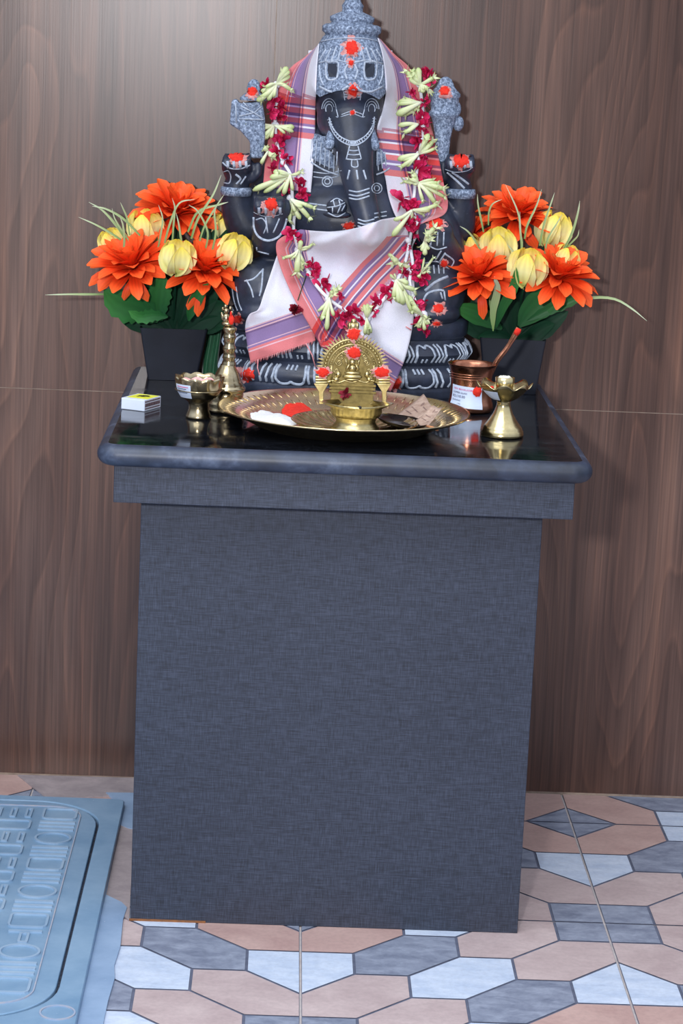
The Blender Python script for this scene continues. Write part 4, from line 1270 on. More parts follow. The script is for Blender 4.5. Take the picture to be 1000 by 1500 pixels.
for pp, w in (([(178, 352), (160, 340), (138, 328), (115, 318)], 2.2), ([(185, 352), (170, 330), (150, 308), (130, 296)], 2.6), ([(205, 345), (180, 320), (155, 306), (135, 302)], 2.4), ([(190, 345), (186, 320), (180, 305), (176, 296)], 1.8), ([(196, 362), (180, 340), (168, 320), (164, 305)], 1.8), ([(158, 431), (130, 431), (98, 431), (66, 432)], 2.3), ([(275, 340), (290, 310), (320, 300), (334, 296)], 2.4), ([(280, 350), (290, 320), (312, 285), (324, 256)], 2.6), ([(240, 360), (248, 330), (262, 298), (285, 292)], 2.2), ([(300, 370), (304, 340), (290, 310), (276, 300)], 2.0), ([(290, 360), (300, 330), (318, 300), (328, 285)], 2.0), ([(252, 360), (254, 330), (256, 305), (252, 290)], 2.0), ([(310, 370), (316, 340), (314, 312), (318, 300)], 2.2), ([(284, 448), (296, 420), (312, 404), (330, 404), (350, 410), (384, 414)], 2.6), ([(270, 375), (265, 350), (262, 330), (258, 312)], 2.2), ([(180, 375), (182, 350), (180, 330), (176, 318)], 2.4), ([(230, 370), (235, 345), (238, 320), (232, 300)], 2.0)):
    mb = MB(); blade(mb, pp, w*.72, -.185, -.20); mb.build('grass_blade', M_GRASS, lf)
mb = MB()
for (x, y, Y) in ((258, 330, -.11), (200, 405, -.18), (296, 410, -.18), (218, 355, -.14), (258, 395, -.21), (334, 388, -.175), (180, 370, -.15)):
    mb = MB(); mb.tube(spline([P(252+(x-252)*.15, 490, -.115), P(252+(x-252)*.6, (y+490)/2, lerp(-.115, Y, .5)), P(x, y, Y)], 8), .002, 6); mb.build('stem', M_LEAFD, lf)

# --- right arrangement
c = P(748, 555, -.105); rf = thing('potted_flowers', (c.x, -.105, ZT), 'orange and yellow artificial flowers in square black pot behind the copper tumbler', 'potted flowers', 'potted flowers flanking the statue')
pot(rf, 697, 792, 497, 708, 782, 571, -.105, -.10)
orange_flower(rf, 756, 322, -.10, 54, (.05, -.38, .9), 31, ((-8, 40, 0, 8), (30, 42, 0, 8)))
orange_flower(rf, 702, 412, -.19, 58, (-.15, -.44, .86), 32, ((6, 56, 0, 7),))
orange_flower(rf, 815, 412, -.18, 58, (.22, -.44, .86), 33)
orange_flower(rf, 690, 352, -.09, 40, (-.5, -.35, .8), 34)
tulip(rf, 729, 362, -.165, 46, (-.05, -.3, 1), 6); tulip(rf, 767, 394, -.205, 50, (.10, -.25, 1), 7); tulip(rf, 802, 338, -.12, 46, (.25, -.2, 1), 8); tulip(rf, 687, 366, -.12, 38, (-.2, -.2, 1), 9); tulip(rf, 822, 378, -.165, 34, (.3, -.3, 1), 10)
leaf(rf, [(735, 482), (710, 466), (688, 456), (664, 448)], 15, -.15, -.19, M_LEAF, 41)
leaf(rf, [(760, 478), (778, 455), (800, 438), (822, 430)], 22, -.17, -.19, M_LEAF, 42)
leaf(rf, [(772, 470), (800, 455), (832, 442), (862, 432)], 9, -.18, -.20, M_LEAF, 43, serr=.1)
leaf(rf, [(722, 485), (722, 455), (728, 425), (724, 405)], 6, -.21, -.24, M_GRASS, 44); leaf(rf, [(726, 480), (736, 450), (752, 420), (756, 392)], 8, -.20, -.235, M_LEAF, 45)
for i, (pp, w) in enumerate((([(745, 500), (715, 486), (690, 476), (674, 468)], 16), ([(755, 500), (785, 486), (806, 470), (832, 456)], 18), ([(748, 500), (740, 470), (735, 440), (728, 415)], 24), ([(752, 500), (765, 465), (775, 440), (782, 410)], 26), ([(750, 498), (745, 440), (742, 390), (740, 340)], 26), ([(756, 498), (780, 440), (800, 390), (806, 350)], 22), ([(745, 498), (730, 450), (712, 420), (700, 390)], 20), ([(752, 500), (735, 492), (715, 492), (700, 494)], 10), ([(752, 500), (775, 494), (795, 480), (812, 474)], 12), ([(748, 500), (720, 478), (700, 462), (690, 440)], 18))):
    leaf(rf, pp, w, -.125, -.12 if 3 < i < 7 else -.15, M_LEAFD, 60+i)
mb = MB()
for pp, w in (([(806, 458), (835, 444), (868, 436), (900, 438), (925, 452), (947, 470)], 3.0), ([(826, 365), (838, 340), (846, 312), (849, 294)], 2.6), ([(830, 362), (840, 352), (846, 345), (848, 336)], 1.8), ([(790, 360), (796, 330), (806, 300), (812, 282)], 2.2), ([(768, 350), (772, 330), (786, 300), (793, 277)], 2.2), ([(764, 372), (762, 340), (758, 310), (740, 270)], 2.2), ([(760, 390), (764, 360), (762, 340), (761, 310)], 2.4), ([(705, 370), (694, 350), (684, 338), (673, 331)], 2.0), ([(676, 380), (670, 362), (662, 352), (656, 346)], 2.4), ([(708, 340), (704, 320), (700, 300), (699, 284)], 2.0), ([(715, 330), (716, 310), (722, 298), (735, 292)], 1.8), ([(796, 380), (802, 350), (815, 328), (823, 314)], 2.0), ([(772, 420), (768, 400), (752, 370), (740, 355)], 2.2), ([(722, 470), (718, 440), (722, 420), (730, 405)], 3.0)):
    mb = MB(); blade(mb, pp, w*.72, -.185, -.20); mb.build('grass_blade', M_GRASS, rf)
mb = MB()
for (x, y, Y) in ((756, 335, -.10), (704, 420, -.18), (812, 420, -.175), (729, 384, -.16), (767, 415, -.20), (800, 360, -.12), (690, 385, -.12)):
    mb = MB(); mb.tube(spline([P(750+(x-750)*.15, 505, -.11), P(750+(x-750)*.6, (y+505)/2, lerp(-.11, Y, .5)), P(x, y, Y)], 8), .002, 6); mb.build('stem', M_LEAFD, rf)

# --- green cloth hanging down behind the left pot
mb = MB(); rows = []
Lp = poly_at([(305, 452), (303, 490), (297, 530), (296, 552)], 20); Rp = poly_at([(326, 452), (324, 490), (320, 525), (318, 556)], 20)
for i in range(20):
    rows.append([P(lerp(Lp[i].x, Rp[i].x, j/10), lerp(Lp[i].y, Rp[i].y, j/10), -.098+.005*sin(j*1.3+i*.1)) for j in range(11)])
    for p in rows[-1]: p.z = max(p.z, ZT+.0012)
zmin = min(p.z for p in rows[-1])
mb.grid(rows)
g_ = mb.build('green_cloth', M_GCLOTH, thick=.002)
tag(g_, 'dark green cloth hanging between the left flower pot and the stone statue', 'cloth')

# ================================================================== THINGS ON THE SLAB
def pxlathe(mb, cx, Yc, prof, seg=48, mi=0, fn=None, z_ref=None):
    """profile in photo pixels (radius, row) on the vertical plane at Yc -> metres"""
    k = K(Yc); c = P(cx, prof[0][1], Yc); out = []
    for r, y in prof: out.append((r*k, P(cx, y, Yc).z))
    zb = min(z for _, z in out)
    dz = (z_ref if z_ref is not None else ZT+.0004)-zb
    mb.lathe([(r, z+dz-ZT) for r, z in out], (c.x, Yc, ZT), seg, mi, fn)
    return Vector((c.x, Yc, ZT)), dz
def text_mesh(body, size, bold=False):
    cu = bpy.data.curves.new('t', 'FONT'); cu.body = body; cu.size = size; cu.align_x = 'LEFT'; cu.resolution_u = 2
    if bold: cu.offset = size*.012
    o = bpy.data.objects.new('t', cu); C.objects.link(o)
    dg = bpy.context.evaluated_depsgraph_get(); me = bpy.data.meshes.new_from_object(o.evaluated_get(dg))
    out = ([v.co.copy() for v in me.vertices], [tuple(p.vertices) for p in me.polygons])
    bpy.data.objects.remove(o); bpy.data.curves.remove(cu); bpy.data.meshes.remove(me); return out

# --- matchbox
Bp = PZ(211, 603.2, ZT)
ex = Vector((cos(math.radians(-25)), sin(math.radians(-25)), 0)); ey = Vector((-ex.y, ex.x, 0)); wbx, lbx, hbx = .0428, .0570, .0185; A = Bp-ex*wbx
Mx = Matrix((ex, ey, Vector((0, 0, 1)))).transposed().to_4x4(); Mx.translation = Vector((A.x, A.y, ZT+.0003))
mbx = thing('matchbox', Mx @ Vector((wbx/2, lbx/2, 0)), 'small white and yellow matchbox lying at the left edge of the black granite top', 'matchbox')
mb = MB(); mb.box((0, .0006, 0), (wbx, lbx-.0006, hbx), 0, Mx); mb.build('sleeve', M_PAPERW, mbx, smooth=False, bevel=.0006)
mb = MB(); mb.box((.0008, .0001, .0008), (wbx-.0008, .0012, hbx-.0008), 0, Mx); mb.build('tray_end', M_PAPERW, mbx, smooth=False, bevel=.0004)
mb = MB(); mb.box((wbx*.08, lbx*.20, hbx), (wbx*.97, lbx*.94, hbx+.00025), 0, Mx); yl = mb.build('yellow_label', M_YEL, mbx, smooth=False)
mb = MB()
for (fx, fy, rx, ry) in ((.42, .62, .10, .10), (.55, .72, .13, .07), (.55, .55, .10, .06), (.36, .50, .05, .05), (.70, .62, .08, .04)):
    mb.add([Mx @ Vector((wbx*(fx+rx*cos(a*pi/9)*(1+.2*(a % 3))), lbx*(fy+ry*sin(a*pi/9)), hbx+.0005)) for a in range(18)], [tuple(range(18))])
mb.build('black_emblem', M_BLK, yl, smooth=False, fixn=False)
mb = MB(); e0 = wbx+.0004
for row, (z0, z1, n) in enumerate(((.14, .26, 12), (.36, .66, 13), (.76, .88, 12))):
    for i in range(n):
        y0 = lbx*(.05+.9*i/n); y1 = y0+lbx*.9/n*.62
        mb.box((wbx, y0, hbx*z0), (e0+.0002, y1, hbx*z1), 0, Mx)
mb.build('striker_pattern', M_STRIKE, mbx, smooth=False)

# --- bell
Yb = -.462
bell = thing('hand_bell', (P(331, 600, Yb).x, Yb, ZT), 'aged brass hand bell with small figure on its handle, left of the plate', 'bell')
mb = MB()
pxlathe(mb, 331, Yb, [(22, 610), (28, 609), (29, 606), (28, 605), (27, 604.2), (27.6, 602), (27, 600), (28, 598), (27.2, 596), (25.6, 594.5), (26.2, 592.5), (25.2, 590), (25.8, 588), (24.6, 586), (24, 582), (24.6, 580), (26.8, 578), (27.4, 575.5), (26, 573), (24, 571), (24.4, 570), (21, 565), (20.6, 563), (18.5, 558), (18, 556.5), (16, 551), (12, 545), (10.5, 541)])
bz0 = P(331, 610, Yb).z; bdz = ZT+.0004-bz0
mb.build('bell_body', M_BELL, bell)
mb = MB()
def bl(prof): 
    k = K(Yb); mb.lathe([(r*k, P(331, y, Yb).z+bdz) for r, y in prof], (P(331, 600, Yb).x+.002, Yb, 0), 32)
bl([(10.5, 542), (10, 538), (8.5, 534), (10, 531), (9, 528), (8, 522), (9.5, 519), (9.5, 516), (7.5, 512), (8, 505), (9.5, 502), (9, 499), (7.5, 495), (9.5, 491), (10, 488), (8, 486), (.1, 485)])
mb.build('handle', M_BELL, bell)
mb = MB(); zz = bdz/K(Yb)
def be(x, y, rx, rz, rd, t=0): 
    k = K(Yb); c_ = P(x, y, Yb); c_.z += bdz; mb.ell(c_, rx*k, rd*k, rz*k, seg=12, rot=Matrix.Rotation(math.radians(t), 3, 'Y'))
be(333, 482, 9, 4, 6); be(331, 474, 5.5, 8, 5); be(331, 463, 4, 4.5, 4); be(330, 456.5, 2.6, 3.5, 2.6); be(338, 470, 2.6, 8, 2.6, 12); be(325.5, 471, 2.4, 7, 2.4, -14); be(337, 459, 2.4, 3.2, 2.2); be(326, 460, 2.2, 3, 2); be(336, 481, 3.5, 5, 6)
fig = mb.build('handle_figure', M_BELL, bell)
mb = MB(); k = K(Yb)
cq = P(338.5, 476, Yb-.008); cq.z += bdz
mb.ell(cq, 4.2*k, 2.5*k, 7.5*k, seg=12); mb.ell(cq+Vector((-.001, -.001, .009)), 1.6*k, 1.6*k, 5*k, seg=10)
mb.build('vermilion_mark', M_VERM, bell)

# --- scalloped cup with pink powder
Yc_ = -.535
cx_ = 290
cup = thing('brass_cup', (P(cx_, 600, Yc_).x, Yc_, ZT), 'small footed brass cup with scalloped rim, between matchbox and hand bell', 'cup')
def sc(r, z, a):
    return (r, z)
mb = MB()
kk = K(Yc_)
pr = [(15, 618), (18.5, 617.5), (18.5, 615), (17, 612), (15, 605), (14.5, 598), (16, 594), (20, 591), (27, 586), (31.5, 579), (34, 571), (35, 563), (35.5, 559)]
pr_in = [(34.5, 559), (33.5, 566), (30, 578), (24, 585), (12, 588), (.1, 589)]
zr = P(cx_, 566, Yc_).z-P(cx_, 618, Yc_).z
def scal(r, z, a):
    f = clamp((z-zr*.86)/(zr*.14)) if z > 0 else 0
    return r+f*.0015*cos(a*11), z+f*.0030*abs(cos(a*5.5))
pxlathe(mb, cx_, Yc_, pr+pr_in, 88, 0, scal)
mb.lathe([(34.2*kk, zr*.80), (34.9*kk, zr*.815), (34.2*kk, zr*.83)], (P(cx_, 600, Yc_).x, Yc_, ZT), 64)
mb.build('cup_body', M_BELL, cup)
mb = MB()
zc0 = ZT+zr*.90
def patch(mb, cx, Yc, a0, a1, z0, z1, rfun, n=14, mz=6, off=.0004, skew=0):
    c = Vector((P(cx, 600, Yc).x, Yc, 0)); rows = []
    for i in range(mz+1):
        z = lerp(z0, z1, i/mz); row = []
        for j in range(n+1):
            a = math.radians(lerp(a0, a1, j/n)); zz = z+skew*(j/n-.5); r = rfun(zz)+off
            row.append(c+Vector((r*sin(a), -r*cos(a), zz)))
        rows.append(row)
    mb.grid(rows)
prz = sorted([(P(cx_, y, Yc_).z-P(cx_, 618, Yc_).z+ZT, r*kk) for r, y in pr[7:]])
patch(mb, cx_, Yc_, -68, -18, P(cx_, 586, Yc_).z-P(cx_, 618, Yc_).z+ZT, P(cx_, 566, Yc_).z-P(cx_, 618, Yc_).z+ZT, lambda z: interp(prz, z))
stk = mb.build('price_sticker', M_PAPER, cup)
mb = MB()
zA = P(cx_, 586, Yc_).z-P(cx_, 618, Yc_).z+ZT; zB = P(cx_, 566, Yc_).z-P(cx_, 618, Yc_).z+ZT
patch(mb, cx_, Yc_, -60, -24, lerp(zA, zB, .80), lerp(zA, zB, .86), lambda z: interp(prz, z), off=.0008, mz=1); mb.build('red_print_line', M_INKR, stk)
mb = MB()
for v, a1 in ((.66, -30), (.52, -34), (.38, -28)): patch(mb, cx_, Yc_, -62, a1, lerp(zA, zB, v), lerp(zA, zB, v+.05), lambda z: interp(prz, z), off=.0008, mz=1)
mb.build('blue_print_line', M_INK, stk)
mb = MB(); cz_ = Vector((P(cx_, 600, Yc_).x, Yc_, ZT+zr*.985)); rows = [[cz_+Vector((0, 0, .001))]*88]
for f in (.3, .6, .85, 1.0):
    rows.append([cz_+Vector(((34.0*kk*f+(.0015*cos(i*2*pi/88*11) if f > .9 else 0))*cos(i*2*pi/88), (34.0*kk*f+(.0015*cos(i*2*pi/88*11) if f > .9 else 0))*sin(i*2*pi/88), .0012-.0030*f*(f < .9)+(.0036*abs(cos(i*2*pi/88*5.5)) if f > .9 else 0)+R.uniform(0, .0008)*(f < .9))) for i in range(88)])
mb.grid(rows, closed=True)
o = mb.build('pink_powder', M_PINKP); tag(o, 'pale pink powder filling the scalloped brass cup', 'powder', kind='stuff')

# --- round plate
PCx, PCy = P(503, 611, -.575).x, -.575
zt = ZT+.0004
plate = thing('round_plate', (PCx, PCy, ZT), 'large round brass plate with engraved rim in the middle of the granite top', 'plate')
mb = MB()
mb.lathe([(.001, .0), (.130, 0), (.145, .006), (.165, .016), (.185, .023), (.199, .028), (.2015, .030), (.2010, .0318), (.198, .0312), (.184, .0258), (.164, .0188), (.146, .0088), (.136, .0042), (.128, .0030), (.001, .0030)], (PCx, PCy, zt), 128)
mb.build('plate_body', M_PLATE, plate)
mb = MB()
for i in range(72):                              # chased leaves on the sloping rim
    a = 2*pi*i/72
    for r0, r1, w_ in ((.150, .166, .0013), (.172, .190, .0015)):
        za = lerp(.0102, .0198, (r0-.146)/.018) if r0 < .164 else lerp(.0188, .0258, (r0-.164)/.02)
        zb_ = lerp(.0188, .0258, (r1-.164)/.02) if r1 > .164 else .0180
        p0 = Vector((PCx+r0*cos(a), PCy+r0*sin(a), zt+za+.0002)); p1 = Vector((PCx+r1*cos(a+.02), PCy+r1*sin(a+.02), zt+zb_+.0002))
        mb.tube([p0, p0.lerp(p1, .5)+Vector((0, 0, .0006)), p1], [w_*.2, w_*.5, w_*.1], 5, flat=.4)
mb.build('rim_engraving', M_PLATE, plate)
ZP = zt+.0032
def zplate(x, y): return zt+interp([(0, .0032), (.128, .0032), (.136, .0044), (.146, .0090), (.164, .0190), (.184, .0260), (.198, .0314)], math.hypot(x-PCx, y-PCy))
def heap(cx, cy, rx, ry, h, mat, name, label, cat, seed, kind='stuff'):
    c = PZ(cx, cy, ZP); rr = random.Random(seed); k = K(c.y); mb = MB(); rows = []; N = 46
    for f in (0, .25, .45, .65, .82, .93, 1.0):
        row = []
        for i in range(N):
            a = 2*pi*i/N; q = 1+.06*sin(3*a+seed)+.03*sin(7*a+2*seed)+.02*sin(15*a)+rr.uniform(-.012, .012)
            x = rx*k*f*q*cos(a); y = ry*k*5.6*f*q*sin(a)
            hz = h*(1-f**2.2)*(.75+.35*noise.noise(Vector((x*60, y*60, seed))))+rr.uniform(-.0003, .0003)*(f < .99)
            row.append(Vector((c.x+x, c.y+y, max(ZP, zplate(c.x+x, c.y+y))+max(0, hz)+.0002)))
        rows.append(row)
    rows[0] = [rows[0][0]]*N
    mb.grid(rows, closed=True); o = mb.build(name, mat); return tag(o, label, cat, kind=kind)
heap(401, 616, 35, 9, .011, M_WHITEP, 'white_powder', 'white powder heap on the left side of the round brass plate', 'powder', 3)
heap(438, 606, 24, 6.5, .009, M_VERM, 'vermilion_heap', 'bright red vermilion powder heap on the brass plate, beside the white powder', 'powder', 5)
# --- fluted saucer under the lamp
sc_c = PZ(518, 628, ZP); SX, SY = sc_c.x, sc_c.y-.018
mb = MB()
def flute(r, z, a): return r, z*1.25+(.0016*cos(a*30) if .05 < r < .099 else 0)
mb.lathe([(.001, .0), (.060, 0), (.085, .005), (.099, .0115), (.1005, .0125), (.0995, .0135), (.096, .0122), (.090, .0094), (.083, .0066), (.070, .0040), (.058, .0022), (.001, .0018)], (SX, SY, ZP+.0002), 156, fn=flute)
sau = mb.build('fluted_saucer', M_BRASS); tag(sau, 'small fluted brass saucer on the round plate, beneath the arched oil lamp', 'saucer')
ZS = ZP+.0022

# --- arched oil lamp
LXc, LYc = SX+.002, SY
k = K(LYc)
lamp = thing('oil_lamp', (LXc, LYc, ZS), 'golden brass oil lamp with arched figured back plate, in the centre of the plate', 'lamp')
def lz(py): return P(519, py, LYc).z - P(519, 638, LYc).z + ZS
mb = MB()
mb.lathe([(.002, 0), (.037, 0), (.0375, .004), (.034, .008), (.031, .013), (.033, lz(619)-ZS)], (LXc, LYc, ZS), 48); mb.build('foot', M_BRASSG, lamp)
mb = MB()
def hexr(r, z, a):
    f = clamp((z-(lz(606)-ZS))/(lz(598)-lz(606)))
    q = abs(cos(a)) ** 10
    rib = 1+.012*cos(a*30)*(1-f)
    return r*rib*(1+f*(.42*q)), z+f*.001*q
mb.lathe([(.020, lz(620)-ZS), (.037, lz(618)-ZS), (.0405, lz(612)-ZS), (.0400, lz(606)-ZS), (.0415, lz(603)-ZS), (.0430, lz(599)-ZS), (.0405, lz(599)-ZS-.0004), (.037, lz(605)-ZS), (.030, lz(614)-ZS), (.001, lz(615)-ZS)], (LXc, LYc, ZS), 96, fn=hexr)
mb.build('oil_bowl', M_BRASSG, lamp)
mb = MB(); mb.lathe([(.001, 0), (.0365, 0)], (LXc, LYc, lz(604)), 48); mb.build('oil', M_OIL, lamp)
mb = MB(); mb.tube([(LXc+.001, LYc-.02, lz(605)), (LXc+.004, LYc-.036, lz(601)), (LXc+.005, LYc-.044, lz(599))], [.003, .0035, .002], 8); mb.build('wick', M_BLK, lamp)
YP = LYc+.030
def A_(x, y, dy=0): return P(x, y, YP+dy)
mb = MB()                                             # back plate: plinth + arch
mb.prism([A_(a, b) for a, b in ((484, 561), (548, 561), (546, 574), (547, 594), (483, 594), (485, 574))], (0, .010, 0))
for yy_, e_ in ((563, 1.5), (568, .8), (573, 1.8)):
    mb.box(tuple(A_(483-e_, yy_+2.0, -.0022)), tuple(A_(549+e_, yy_, .006)))
mb.build('plinth', M_RECESS, lamp, smooth=False, bevel=.0006)
AX, AY = 516.5, 541
def arch(r, a, sx=1.0): return (AX+r*sx*cos(a), AY-r*sin(a)*1.0)
mb = MB()
out_ = [(AX+46, 562)] + [arch(46, math.radians(d)) for d in range(-8, 190, 6)] + [(AX-46, 562)]
mb.prism([A_(a, b) for a, b in out_], (0, .006, 0))
aplate = mb.build('arch_plate', M_RECESS, lamp, smooth=True, angle=.5, bevel=.0008)
mb = MB()
for d in range(-24, 205, 6):                           # flame teeth round the edge
    a = math.radians(d)
    p0, p1 = arch(44.5, a), arch(54, a-.015 if d < 90 else a+.015)
    w = 2.0
    n0 = (-sin(a), -cos(a))
    mb.prism([A_(p0[0]+n0[0]*w, p0[1]+n0[1]*w, -.001), A_(p1[0], p1[1], -.001), A_(p0[0]-n0[0]*w, p0[1]-n0[1]*w, -.001)], (0, .005, 0))
mb.build('flame_edge', M_BRASSG, aplate, smooth=False, bevel=.0004)
mb = MB()
def rope(rad, w, d0=-16, d1=197, dy=-.0012): mb.tube([A_(*arch(rad, math.radians(d)), dy) for d in range(d0, d1, 4)], w*k, 6)
rope(44, 1.0); rope(36.5, 1.0); rope(29.5, .8, -25, 206)
for d in range(-14, 196, 7):
    p = arch(40.3, math.radians(d)); mb.ell(A_(*p, -.0008), 2.0*k, 1.6*k, 2.0*k, seg=8)
for d in range(-20, 204, 6):
    p = arch(33, math.radians(d)); mb.ell(A_(*p, -.0006), 1.3*k, 1.2*k, 1.3*k, seg=6)
for sgn in (-1, 1):                                    # scrolls and elephants either side
    for (dx, dy, r_) in ((20, -10, 5), (17, -18, 4), (24, 2, 4), (12, -24, 3.5), (25, 12, 3.5)):
        mb.tube([A_(AX+sgn*(dx+r_*(1-t/16)*cos(t*.75)), AY+dy+r_*(1-t/16)*sin(t*.75), -.0012) for t in range(14)], .9*k, 5)
    mb.ell(A_(AX+sgn*21, 549, -.001), 4*k, 2.4*k, 5*k, seg=10); mb.ell(A_(AX+sgn*24, 556, -.001), 4*k, 2.2*k, 4*k, seg=10)
    mb.tube([A_(AX+sgn*32, 561, -.001), A_(AX+sgn*31, 535, -.001)], 1.6*k, 6)
rope_y = [A_(AX-40+80*i/20, 559+1.6*cos(i*1.3), -.0012) for i in range(21)]
mb.tube(rope_y, 1.2*k, 6)
mb.build('relief_ornament', M_BRASSG, aplate)
mb = MB()
def le(x, y, rx, rz, rd, t=0): mb.ell(A_(x, y, -.002), rx*k, rd*k, rz*k, seg=14, rot=Matrix.Rotation(math.radians(t), 3, 'Y'))
le(516, 531, 4.2, 4.8, 3.6); le(516, 524.5, 3, 4, 3); le(516, 540, 5.5, 6, 4); le(516, 546.5, 12, 3.4, 4.5); le(509, 538, 2, 6, 2.4, 28); le(523, 538, 2, 6, 2.4, -28); le(507, 531, 1.8, 6, 2, -10); le(525, 531, 1.8, 6, 2, 10)
le(516, 552, 14.5, 4.4, 4.4); le(516, 556, 11, 2.4, 4)
mb.build('seated_figure', M_BRASSG, aplate)
mb = MB()
le(517, 487, 9, 7, 4); le(517.5, 478, 7.5, 6, 3.6); le(518, 471, 4.5, 4.5, 3); le(512, 478, 3, 6, 4); le(523, 478, 3, 6, 4)
mb.build('finial', M_BRASSG, aplate)
for sgn in (-1, 1):                                    # side pillars carrying little cups
    mb = MB(); x0 = AX+sgn*46
    mb.prism([A_(x0-11, 562, -.004), A_(x0+11, 562, -.004), A_(x0+3.4, 574, -.004), A_(x0+3, 592, -.004), A_(x0-3, 592, -.004), A_(x0-3.4, 574, -.004)], (0, .006, 0))
    for yy_ in (552, 556, 560): mb.tube([A_(x0-8.5, yy_, -.003), A_(x0+8.5, yy_, -.003)], 1.9*k, 8)
    mb.build('side_bracket', M_BRASSG, lamp, smooth=True, angle=.5, bevel=.0006)
def ldab(x, y, r_, seed, sy=1.0): dab(x, y, r_, lamp, None, YP-.0045, halo=1.25, seed=seed, sy=sy)
ldab(518, 489, 9, 1); ldab(518, 516.5, 9.5, 2, .85); ldab(473, 545, 9, 3, .75); ldab(559, 545, 10.5, 4, .7)
mb = MB(); rr = random.Random(9); cen = A_(506, 577, -.006)
for i in range(20):
    d = Vector((rr.uniform(-1.3, 1), -rr.random()*.6, rr.uniform(-.8, 1))).normalized(); s1 = d.orthogonal().normalized(); n_ = d.cross(s1); ln = 10*k*rr.uniform(.6, 1.1); ww = 2.6*k
    mb.grid([[cen-s1*ww*.5, cen+s1*ww*.5], [cen+d*ln*.6-s1*ww+n_*ww*.5, cen+d*ln*.6+s1*ww], [cen+d*ln-s1*ww*.6, cen+d*ln+s1*ww*.6]])
mb = mb.build('crimson_blossom', M_DRIED); tag(mb, 'dark red dried blossom stuck on the front of the oil lamp below its seated figure', 'blossom')

# --- dark ladle, folded notes, leaf on the plate
YL = PZ(588, 624, ZS+.006)
lad = thing('small_ladle', (YL.x, YL.y, ZS), 'small tarnished ladle with dark shallow bowl and orange end, right of the oil lamp', 'ladle')
mb = MB(); kl = K(YL.y); Rt = Matrix.Rotation(.10, 3, 'Y') @ Matrix.Rotation(.02, 3, 'X')
mb.lathe([(.001, .0035), (.024, .0037), (.036, .0075), (.0405, .0115), (.0415, .0128), (.0405, .0134), (.035, .0102), (.023, .0062), (.012, .0078), (.001, .0080)], YL+Vector((0, 0, -.003)), 48, axis=Rt)
mb.build('ladle_bowl', M_DARKM, lad)
a = YL+Rt @ Vector((.038, -.012, .008)); b = PZ(640, 630, ZS+.014)
mb = MB(); mb.tube([a, a.lerp(b, .5)+Vector((0, 0, .001)), b], [.0035, .004, .003], 8, flat=.5); mb.build('ladle_handle', M_STICK, lad)
def note(pts, label, seed):
    q = [Vector(p) for p in pts]; mb = MB(); rows = []
    for i in range(9):
        v = i/8; row = []
        for j in range(9):
            u = j/8; p = q[0].lerp(q[1], u).lerp(q[3].lerp(q[2], u), v)
            row.append(p+Vector((0, 0, .0016*sin(u*5+seed)+.0010*sin(v*6+seed))))
        rows.append(row)
    mb.grid(rows); nt = thing('folded_note', (q[0]+q[2])/2, label, 'paper note', 'folded notes on the plate')
    mb.build('paper', M_NOTE, nt, thick=.0012)
    mb = MB()
    def bil(u, v): return q[0].lerp(q[1], u).lerp(q[3].lerp(q[2], u), v)+Vector((0, 0, .0016*sin(u*5+seed)+.0010*sin(v*6+seed)+.0009))
    for (u0, u1, v0) in ((.12, .5, .3), (.15, .6, .5), (.55, .85, .75), (.6, .8, .25)):
        mb.grid([[bil(lerp(u0, u1, i/6), v0) for i in range(7)], [bil(lerp(u0, u1, i/6), v0+.04) for i in range(7)]])
    mb.add([bil(.45+.06*cos(t*pi/6), .80+.08*sin(t*pi/6)) for t in range(12)], [tuple(range(12))])
    mb.build('faint_print', M_NOTE2, nt, fixn=False)
def at_(x, y, h): return PZ(x, y, ZP+h)
note([at_(577, 613, .006), at_(604, 619, .008), at_(634, 597, .030), at_(620, 579, .034)], 'folded brown paper note nearer the oil lamp, farther back of the two', 1)
note([at_(606, 620, .010), at_(626, 626, .012), at_(648, 598, .030), at_(634, 596, .033)], 'folded brown paper note at the right of the plate, nearer the tumbler', 2)
mb = MB(); q0 = PZ(572, 598, ZP+.004)
rows = []
for i in range(9):
    t = i/8; w_ = .016*interp([(0, .3), (.3, 1), (.6, .8), (1, .05)], t)
    rows.append([q0+Vector((-.014+.045*t, s_*w_+.01*t, .004+.002*abs(s_)+.003*t)) for s_ in (-1, -.5, 0, .5, 1)])
mb.grid(rows); o = mb.build('betel_leaf', M_LEAF); tag(o, 'small green leaf on the plate just right of and behind the oil lamp', 'leaf')

# --- copper tumbler with price sticker
Yt = -.360
tum = thing('copper_tumbler', (P(687, 610, Yt).x, Yt, ZT), 'copper tumbler with flared rim and a white price sticker, right of the round plate', 'tumbler')
tp = [(28, 613), (31.5, 612), (33.5, 609), (34, 605), (33, 600), (31, 594), (30, 585), (29.8, 575), (30, 565), (31, 556), (33, 548), (35.5, 543.5), (36, 543)]
mb = MB()
def trib(r, z, a): return r, z
pxlathe(mb, 687, Yt, tp+[(34.8, 543.2), (32, 548), (29.5, 558), (28.5, 575), (29, 600), (24, 608), (.1, 609)], 64)
kt = K(Yt); tx_ = P(687, 600, Yt).x
def tz(y): return P(687, y, Yt).z-P(687, 613, Yt).z+ZT+.0004
for y in (556.5, 560, 563.5): mb.lathe([(30.5*kt, tz(y+.8)), (31.6*kt, tz(y)), (30.5*kt, tz(y-.8))], (tx_, Yt, 0), 64)
mb.build('tumbler_body', M_COPPER, tum)
tprz = sorted([(tz(y), r*kt) for r, y in tp[2:]])
rf_ = lambda z: interp(tprz, z)
def th_of(x): return math.degrees(math.asin(clamp((x-687)/30.6, -.99, .99)))
mb = MB(); a0_, a1_ = th_of(660), th_of(702)
patch(mb, 687, Yt, a0_, a1_, tz(604), tz(573.5), rf_, 20, 8, .0007, -3.6*kt)
